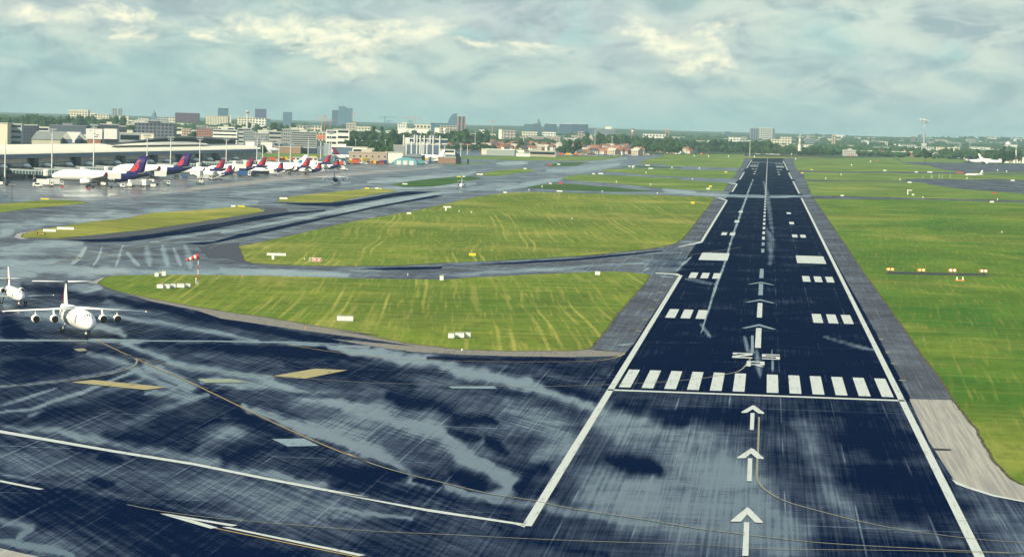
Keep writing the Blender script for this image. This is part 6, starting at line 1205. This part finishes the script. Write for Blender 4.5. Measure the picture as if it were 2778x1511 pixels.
# small edge lights and markers
def marker(u, v, label, col, h=.5, r=.18, group=None, em=None):
    x, y = G(u, v); r_ = thing('edge_light', label, 'light', (x, y, .05), 0, group); s_ = max(1, DG(u, v)/700); b_ = MB(); b_.lathe([(r*.6*s_, 0), (r*.5*s_, h*.6*s_)], 8); b_.build('stem', MET, r_); b_ = MB(); b_.lathe([(r*.7*s_, h*.6*s_), (r*s_, h*.8*s_), (r*.8*s_, h*1.1*s_), (.02, h*1.25*s_)], 8); b_.build('lens', col, r_)
OG = mat('orange_paint', (.75, .28, .05), .5, .3)
for z, x_, y_, lab, m_ in (('2', 720, 660, 'small white-topped light left of the red sign', SGW), ('2', 180, 812, 'small yellow-topped light on a slab in the lower island', OG), ('2', 1170, 712, 'orange light on the taxiway edge below the big field', OG), ('2', 730, 1262, 'orange light on the curved shoulder of the lower island', OG), ('2', 1612, 795, 'pale light on the back edge of the lower island', SGW),
    ('3', 1382, 76, 'white light behind the middle of the big field', SGW), ('3', 1858, 92, 'white light behind the right part of the big field', SGW), ('3', 750, 64, 'white light left of the back edge board of the big field', SGW), ('3', 862, 34, 'pale light on the thin dark strip', SGW), ('3', 145, 246, 'left light on the brown track in the big field', SGW), ('3', 250, 256, 'right light on the brown track in the big field', SGW), ('3', 1118, 310, 'little pale post in the middle of the big field', SGW),
    ('D', 1660, 1172, 'white light on the wedge-shaped green, left one', SGW), ('D', 2140, 1212, 'white light on the wedge-shaped green, right one', SGW), ('D', 2437, 976, 'white light on the far left of the runway', SGW), ('D', 2075, 1045, 'white light on the second green wedge', SGW), ('D', 1890, 975, 'white light at the far green wedge tip', SGW), ('E', 502, 985, 'white light left of the far runway shoulder', SGW), ('E', 120, 978, 'white light further left of the far runway', SGW),
    ('E', 405, 1135, 'white light on the third green wedge by the runway', SGW), ('E', 1847, 853, 'pale light right of the runway end', SGW), ('E', 1790, 788, 'pale light beyond the right of the runway end', SGW), ('E', 1270, 820, 'pale light at the left rear of the runway end', SGW), ('E', 910, 816, 'pale light well left of the runway end', SGW), ('E', 630, 816, 'pale light below the orange ball pair', SGW), ('E', 430, 812, 'pale light left of the orange ball pair', SGW),
    ('E', 2267, 1126, 'pale light on the grass right of the shoulder', SGW), ('E', 2483, 1070, 'pale light on the grass far right of the shoulder', SGW), ('F', 165, 940, 'bright white light on the far right grass', SGW), ('F', 432, 890, 'white light near the orange marker on the right grass', SGW), ('F', 845, 1141, 'pale light left of the right-hand taxiway tip', SGW), ('F', 1780, 1124, 'white light on the right-hand taxiway edge', SGW), ('F', 2207, 1012, 'white light on the apron edge at right', SGW), ('F', 2333, 1029, 'pale light beside the apron at right', SGW),
    ('J', 1512, 515, 'lone white post on the right grass field', SGW), ('J', 913, 252, 'pale light on the narrow road at right', SGW), ('J', 1480, 268, 'white post by the narrow road at right', SGW), ('K', 2105, 245, 'pale stub on the curved concrete shoulder', SGW)): u, v = zz(z, x_, y_); marker(u, v, lab, m_)
for z, x_, y_, lab in (('E', 543, 772, 'larger orange ball marker left of the runway end'), ('E', 620, 770, 'smaller orange ball marker left of the runway end'), ('F', 175, 790, 'orange ball marker in front of the control building'), ('F', 548, 855, 'orange striped marker on the right grass')):
    u, v = zz(z, x_, y_); D = DG(u, v+4); x, y = at(u, D); q = D/FPX; r_ = thing('ball_marker', lab, 'marker', (x, y, 0), 0, 'orange markers beyond the grass'); R_ = 3.4*q if 'orange ball' in lab and 'smaller' not in lab else 2.2*q
    b_ = MB(); b_.lathe([(R_*.2, 0), (R_*.2, R_)], 6); b_.build('stand', MET, r_); b_ = MB(); b_.lathe([(.05, R_*.5), (R_*.8, R_*.9), (R_, R_*1.5), (R_*.8, R_*2.1), (.05, R_*2.5)], 10); b_.build('ball', mat('signal_orange', (.75, .16, .05), .5), r_, True)
# glide-slope light bar on its dark slab
tag(sheet('light_slab', [G(*zz('J', *p)) for p in ((640, 806), (1385, 822), (1420, 838), (900, 830), (632, 824))], .09, mat('slab_dark', (.03, .03, .04), .8)), kind='structure')
LIT = mat('lit_orange', (1, .45, .2), .3, .3, emit=(1, .42, .12, 3.0)); LIW = mat('lit_warm_white', (1, .8, .5), .3, .3, emit=(1, .72, .38, 4.5))
for k, (x_, y_) in enumerate(((665, 812), (902, 817), (1138, 820), (1375, 824))):
    x, y = G(*zz('J', x_, y_)); r_ = thing('approach_slope_light', ('leftmost', 'second', 'third', 'rightmost')[k]+' glowing orange box of the four lights on the dark slab', 'light unit', (x, y, .09), CAMRZ, 'glide-slope lights right of the runway')
    b_ = MB(); b_.box(-1.15, 1.15, 0, 1.3, .55, 1.25); b_.build('housing', mat('housing_orange', (.70, .20, .05), .5), r_)
    for e in (-.55, .55): b_ = MB(); b_.lathe([(.3, -.06), (.3, 0)], 12); o = b_.build('lamp', LIT if k < 2 else LIW, r_); o.location = (e, -.05, .9); o.rotation_euler[0] = math.pi/2
    for e in (-1, 1): b_ = MB(); b_.box(e*.9-.05, e*.9+.05, .2, .3, 0, .55); b_.build('leg', MET, r_)
x, y = G(*zz('J', 1195, 882)); r_ = thing('equipment_box', 'orange and white low frame just below the glowing light row', 'equipment box', (x, y, .06), CAMRZ); b_ = MB(); b_.box(-1.2, 1.2, 0, .6, .2, .5); b_.build('body', OG, r_)
for e in (-1, 1): b_ = MB(); b_.box(e*.8-.15, e*.8+.15, 0, .6, .5, 1.3); b_.build('upright', SGW, r_)
x, y = G(*zz('J', 830, 222)); r_ = thing('equipment_box', 'pale open frame beside a white board above the narrow road at right', 'equipment box', (x, y, .06), CAMRZ); b_ = MB(); b_.box(-3, -2.6, 0, 2, 0, 3.5); b_.box(-2.6, 0, 0, 2, 2.8, 3.3); b_.build('frame', SGW, r_)
for k, (x_, h) in enumerate(((1185, 30), (1300, 50), (1318, 36), (1410, 62), (1453, 44), (1565, 56))):
    u, v = zz('F', x_, 1102); D = DG(u, v); x, y = at(u, D); r_ = thing('antenna_mast', 'thin pale green antenna post, %s of six in the right-hand grass' % ('first', 'second', 'third', 'fourth', 'fifth', 'last')[k], 'antenna', (x, y, 0), 0, 'antenna posts in the right-hand grass')
    H = h*.1941*D/FPX; b_ = MB(); b_.tube((0, 0, 0), (0, 0, H), .35, .25, 6); b_.build('pole', mat('pale_green', (.35, .48, .34), .6), r_); b_ = MB(); b_.lathe([(.7, 0), (.7, .3)], 6); b_.build('base', CONC, r_)
g0 = G(*zz('F', 1880, 1088)); aircraft('small white aircraft parked on the grass by the right-hand apron', g0, math.radians(110), dict(BIZ, near=False, L=20, span=17, rudder=None), name='light_aircraft')

# ------------------------------------------------------------------ ground vehicles
VW = mat('van_white', (.76, .76, .70), .4, .4); VB = mat('van_blue', (.03, .10, .26), .4, .4); VK = mat('vehicle_dark', (.03, .035, .045), .5, .3); VY = mat('vehicle_yellow', (.70, .50, .05), .5, .3); VR = mat('vehicle_red', (.55, .10, .05), .5, .3); VT = mat('vehicle_teal', (.12, .34, .36), .5, .3)
def wheels(r_, xs, y0, y1, r):
    for x_ in xs:
        for y_ in (y0, y1): b_ = MB(); b_.tube((x_, y_-.12, r), (x_, y_+.12, r), r, n=10); b_.build('wheel', BLK, r_)
def vehicle(kind, m_, label, u, v, rot=0.0, group='service vehicles on the apron', D=None):
    D = D or DG(u, v); x, y = at(u, D); nm = {'van': 'van', 'catering': 'high_lift_truck', 'cart': 'baggage_cart', 'tug': 'tow_tractor', 'truck': 'box_truck', 'bus': 'apron_bus', 'car': 'parked_car', 'stairs': 'passenger_steps', 'dolly': 'container_dolly', 'tank': 'fuel_truck'}[kind]
    r_ = thing(nm, label, nm.split('_')[-1] if kind not in ('bus', 'cart') else {'bus': 'bus', 'cart': 'cart'}[kind], (x, y, .03), CAMRZ+rot, group)
    if kind in ('van', 'car'):
        L, W_, H = (5.2, 2.0, 2.2) if kind == 'van' else (4.3, 1.8, 1.45); b_ = MB(); hb = H*.55
        b_.rings([[(-L/2, y_, .35), (L/2, y_, .35), (L/2, y_, hb*.8), (L*.38, y_, hb), (L*.2 if kind == 'car' else L*.36, y_, H), (-L*.3 if kind == 'car' else -L*.49, y_, H), (-L/2, y_, hb)] for y_ in (-W_/2, W_/2)], True); b_.build('body', m_, r_)
        b_ = MB(); b_.box(-L*.28, L*.22, -W_/2-.02, -W_/2+.01, hb, H-.2); b_.build('side_window', GLS, r_); wheels(r_, (-L*.32, L*.32), -W_/2, W_/2, .33)
    elif kind in ('catering', 'truck', 'bus', 'tank'):
        L = 9 if kind != 'bus' else 12; z0, z1 = {'catering': (5.2, 8.2), 'truck': (1.1, 4.0), 'bus': (.5, 3.2), 'tank': (1.1, 3.0)}[kind]
        b_ = MB(); b_.box(-L/2, L/2, -1.2, 1.2, .6, 1.0); ch = b_.build('chassis', VK, r_)
        if kind == 'tank': b_ = MB(); b_.tube((-L/2, 0, 2.2), (L*.22, 0, 2.2), 1.2, n=12); b_.build('tank', m_, r_)
        else: b_ = MB(); b_.box(-L/2, L*.26 if kind != 'bus' else L/2, -1.3, 1.3, z0, z1); b_.build('box_body', m_, r_)
        if kind == 'catering':
            b_ = MB(); [b_.tube((a, y_, 1.0), (-a-1, y_, z0), .16, n=5) for a in (-3.4, 1.6) for y_ in (-1,)]; b_.build('scissor_lift', VK, r_)
        if kind != 'bus': b_ = MB(); b_.box(L*.30, L/2, -1.2, 1.2, .7, 2.8); cb_ = b_.build('cab', VW, r_); b_ = MB(); b_.box(L*.34, L*.46, -1.23, -1.19, 1.8, 2.5); b_.build('cab_window', GLS, cb_)
        else: b_ = MB(); b_.box(-L*.45, L*.47, -1.33, -1.29, 1.6, 2.6); b_.build('window_band', GLS, r_)
        wheels(r_, (-L*.3, L*.38), -1.1, 1.1, .48)
    elif kind == 'stairs':
        b_ = MB(); b_.rings([[(-4, y_, .6), (3.4, y_, 4.0), (4.6, y_, 4.0), (4.6, y_, 3.7), (3.5, y_, 3.6), (-3.6, y_, .4)] for y_ in (-.9, .9)], True); b_.build('stair_flight', m_, r_); b_ = MB(); b_.box(-3.5, 3.6, -1, 1, .4, .9); b_.build('chassis', VK, r_); b_ = MB(); b_.rings([[(-4, y_, 1.5), (3.4, y_, 5.0), (4.6, y_, 5.0), (4.6, y_, 4.9), (3.4, y_, 4.9), (-4, y_, 1.4)] for y_ in (-.95, -.88)], True); b_.build('handrail', MET, r_); wheels(r_, (-2.6, 2.6), -.9, .9, .4)
    elif kind in ('cart', 'dolly'):
        b_ = MB(); b_.box(-1.6, 1.6, -.8, .8, .4, .55); b_.build('bed', VK, r_); b_ = MB(); b_.box(-1.45, 1.45, -.75, .75, .55, 2.1); b_.build('load', m_, r_); wheels(r_, (-1.1, 1.1), -.75, .75, .22)
    else:
        b_ = MB(); b_.rings([[(-2.4, y_, .3), (2.4, y_, .3), (2.4, y_, 1.1), (.4, y_, 1.2), (-2.4, y_, 1.2)] for y_ in (-1.1, 1.1)], True); b_.build('body', m_, r_); b_ = MB(); b_.box(-1.6, .2, -.8, .8, 1.2, 2.2); b_.build('cab', GLS, r_); wheels(r_, (-1.6, 1.6), -1.1, 1.1, .5)
A_ = lambda x, y: zz('A', x, y); B_ = lambda x, y: zz('B', x, y); C_ = lambda x, y: zz('C', x, y); D_ = lambda x, y: zz('D', x, y)
for k, m_, p, rot, lab in (('catering', VW, A_(1645, 1245), .1, 'raised white high-lift truck under the tail of the nearest wide-body'), ('catering', VW, A_(2285, 1205), .1, 'raised white high-lift truck under the tail of the second wide-body'), ('catering', VW, B_(1090, 1070), 0, 'white high-lift truck before the fourth crimson fin'), ('catering', VW, B_(495, 1190), 1.4, 'white high-lift truck standing alone in front of the third airliner'),
    ('van', VW, A_(545, 1222), 0, 'white car-like van in front of the glazed passenger bridge'), ('truck', VW, A_(650, 1220), 0, 'long white truck under the glazed passenger bridge'), ('truck', VW, A_(790, 1212), .2, 'white truck just left of the nearest engine'), ('tug', VK, A_(1280, 1238), 0, 'dark tow tractor below the nearest wide-body wing'), ('cart', VW, A_(1465, 1210), 0, 'white cart under the nearest wide-body belly'),
    ('dolly', VW, A_(1735, 1235), 0, 'pale dolly right of the first high-lift truck'), ('dolly', VW, A_(1830, 1225), 0, 'white container between the two high-lift trucks, first'), ('truck', VW, A_(1925, 1225), .6, 'white truck between the two high-lift trucks'), ('dolly', VW, A_(2030, 1165), 0, 'pale container behind the two high-lift trucks'), ('truck', VW, A_(2085, 1230), 1.2, 'cream truck left of the second high-lift truck'),
    ('dolly', VW, A_(2160, 1235), 0, 'small white container left of the second high-lift truck'), ('dolly', VW, A_(2140, 1165), 0, 'pale container under the second wide-body'), ('tug', VK, A_(150, 1205), 0, 'dark tractor at the foot of the glazed bridge'), ('cart', VW, A_(20, 1205), 0, 'white cart at the left edge of the apron'),
    ('dolly', VW, B_(165, 1100), 0, 'white container behind the second wide-body tail'), ('cart', VB, B_(285, 1110), 0, 'blue container cart before the third airliner'), ('truck', VW, B_(560, 1130), .3, 'cream box truck before the third airliner tail'), ('stairs', VW, B_(735, 1135), 0, 'white passenger steps right of the cream box truck'), ('tug', VK, B_(640, 1110), 0, 'dark tractor between the box truck and the passenger steps'),
    ('truck', VB, B_(1110, 1082), 0, 'blue flatbed truck under the fourth crimson fin'), ('tug', VK, B_(1215, 1080), 0, 'left dark tractor by the apron edge'), ('tug', VK, B_(1270, 1078), 0, 'right dark tractor by the apron edge'), ('bus', VK, B_(1340, 1062), 0, 'dark bus behind the two tractors'), ('truck', VW, B_(1480, 1058), 0, 'long white truck in front of the maroon T-tail'), ('van', VW, B_(1535, 1055), 0, 'white van at the end of the long white truck'),
    ('van', VW, B_(1700, 1025), 0, 'white van left of the swoosh airliner engines'), ('tank', VW, B_(1865, 1020), .2, 'white fuel truck below the blue swoosh tail'), ('tank', VW, B_(1985, 1025), 1.3, 'white fuel truck right of the blue swoosh tail'), ('van', VW, B_(2100, 1000), 0, 'white van under the navy-bottomed tail'), ('van', VW, B_(2190, 1005), 0, 'white van with dark windows under the last fins'), ('truck', VW, B_(2480, 1000), 0, 'white truck by the red cones at the apron corner'),
    ('van', VW, C_(165, 1000), 0, 'lone white van near the apron corner'), ('truck', VR, C_(140, 930), 0, 'red and white truck by the apron corner')): vehicle(k, m_, lab, p[0], p[1], rot)
vr = random.Random(17); KN = {'truck': 'box truck', 'van': 'van', 'bus': 'bus', 'tank': 'fuel truck', 'stairs': 'set of passenger steps', 'dolly': 'container dolly', 'cart': 'baggage cart', 'car': 'car'}
CN = [('white', VW), ('white', VW), ('white', VW), ('yellow', VY), ('blue', VB), ('red', VR), ('teal', VT), ('white', VW)]
for n, x0, x1, y0, y1, z, where, kinds in ((34, 100, 740, 850, 910, 'C', 'crowded below the beige building', ('truck', 'van', 'bus', 'stairs', 'dolly', 'cart')), (20, 1150, 1560, 860, 912, 'C', 'between the turquoise hangar and the brown workshop', ('truck', 'van', 'stairs', 'tank')), (16, 1300, 2130, 850, 890, 'B', 'in front of the white site building', ('truck', 'van', 'bus')), (14, 740, 1250, 885, 912, 'C', 'parked along the turquoise hangar', ('van', 'truck', 'cart'))):
    for i in range(n):
        cn, m_ = vr.choice(CN); kd = vr.choice(kinds); p = zz(z, x0+(x1-x0)*(i+vr.random())/n, vr.uniform(y0, y1)); lab = '%s %s %s' % (cn, KN[kd], where); vehicle(kd, m_, lab, p[0], p[1], vr.choice((0, .1, .5, 1.57)), lab+' (several)')
for i in range(38):
    cn, m_ = vr.choice(CN[:6]+[('dark', VK)]); p = D_(1500+720*(i+vr.random()*.6)/38, vr.uniform(768, 792)); lab = '%s car parked in the row at the far taxiway end' % cn; vehicle('car', m_, lab, p[0], p[1], vr.uniform(-.2, .2), lab.replace('car', 'cars', 1))
for x_, cn, m_ in ((780, 'orange', OG), (910, 'red', VR), (1010, 'yellow', VY), (1120, 'red-orange', mat('signal_orange', (.75, .16, .05))), (1210, 'peach', YB)):
    p = D_(x_, 790); vehicle('truck' if x_ != 1120 else 'tank', m_, '%s truck standing on the grass edge before the dark tree clump' % cn, p[0], p[1], 0)
for x_, y_, lab in ((875, 1235, 'left red cone near the nearest engine'), (1240, 1258, 'right red cone below the nearest wing'), (210, 990, 'red cone near the lone white van')):
    p = zz('A' if y_ > 1000 else 'C', x_, y_); x, y = G(*p); b_ = MB(); b_.box(-.5, .5, -.5, .5, 0, .1); b_.lathe([(.4, .1), (.3, .8), (.12, 1.5)], 10); tag(b_.build('traffic_cone', RD, loc=(x, y, .03)), lab, 'cone')

# ------------------------------------------------------------------ haze
HZ = MB(); HZ.box(-9000, 9000, -900, 16500, -3, 235); hz_o = HZ.build('haze', None)
hm = bpy.data.materials.new('haze'); hm.use_nodes = True; t = NT(hm.node_tree); t.n.clear(); pv = t.node('ShaderNodeVolumePrincipled', {'Color': (.56, .82, .88, 1), 'Density': 4.8e-5, 'Anisotropy': 0.0})
t.l.new(pv.outputs[0], t.node('ShaderNodeOutputMaterial').inputs['Volume']); hz_o.data.materials.clear(); hz_o.data.materials.append(hm); tag(hz_o, 'thin bluish haze over the airfield and the city', 'haze', kind='stuff')
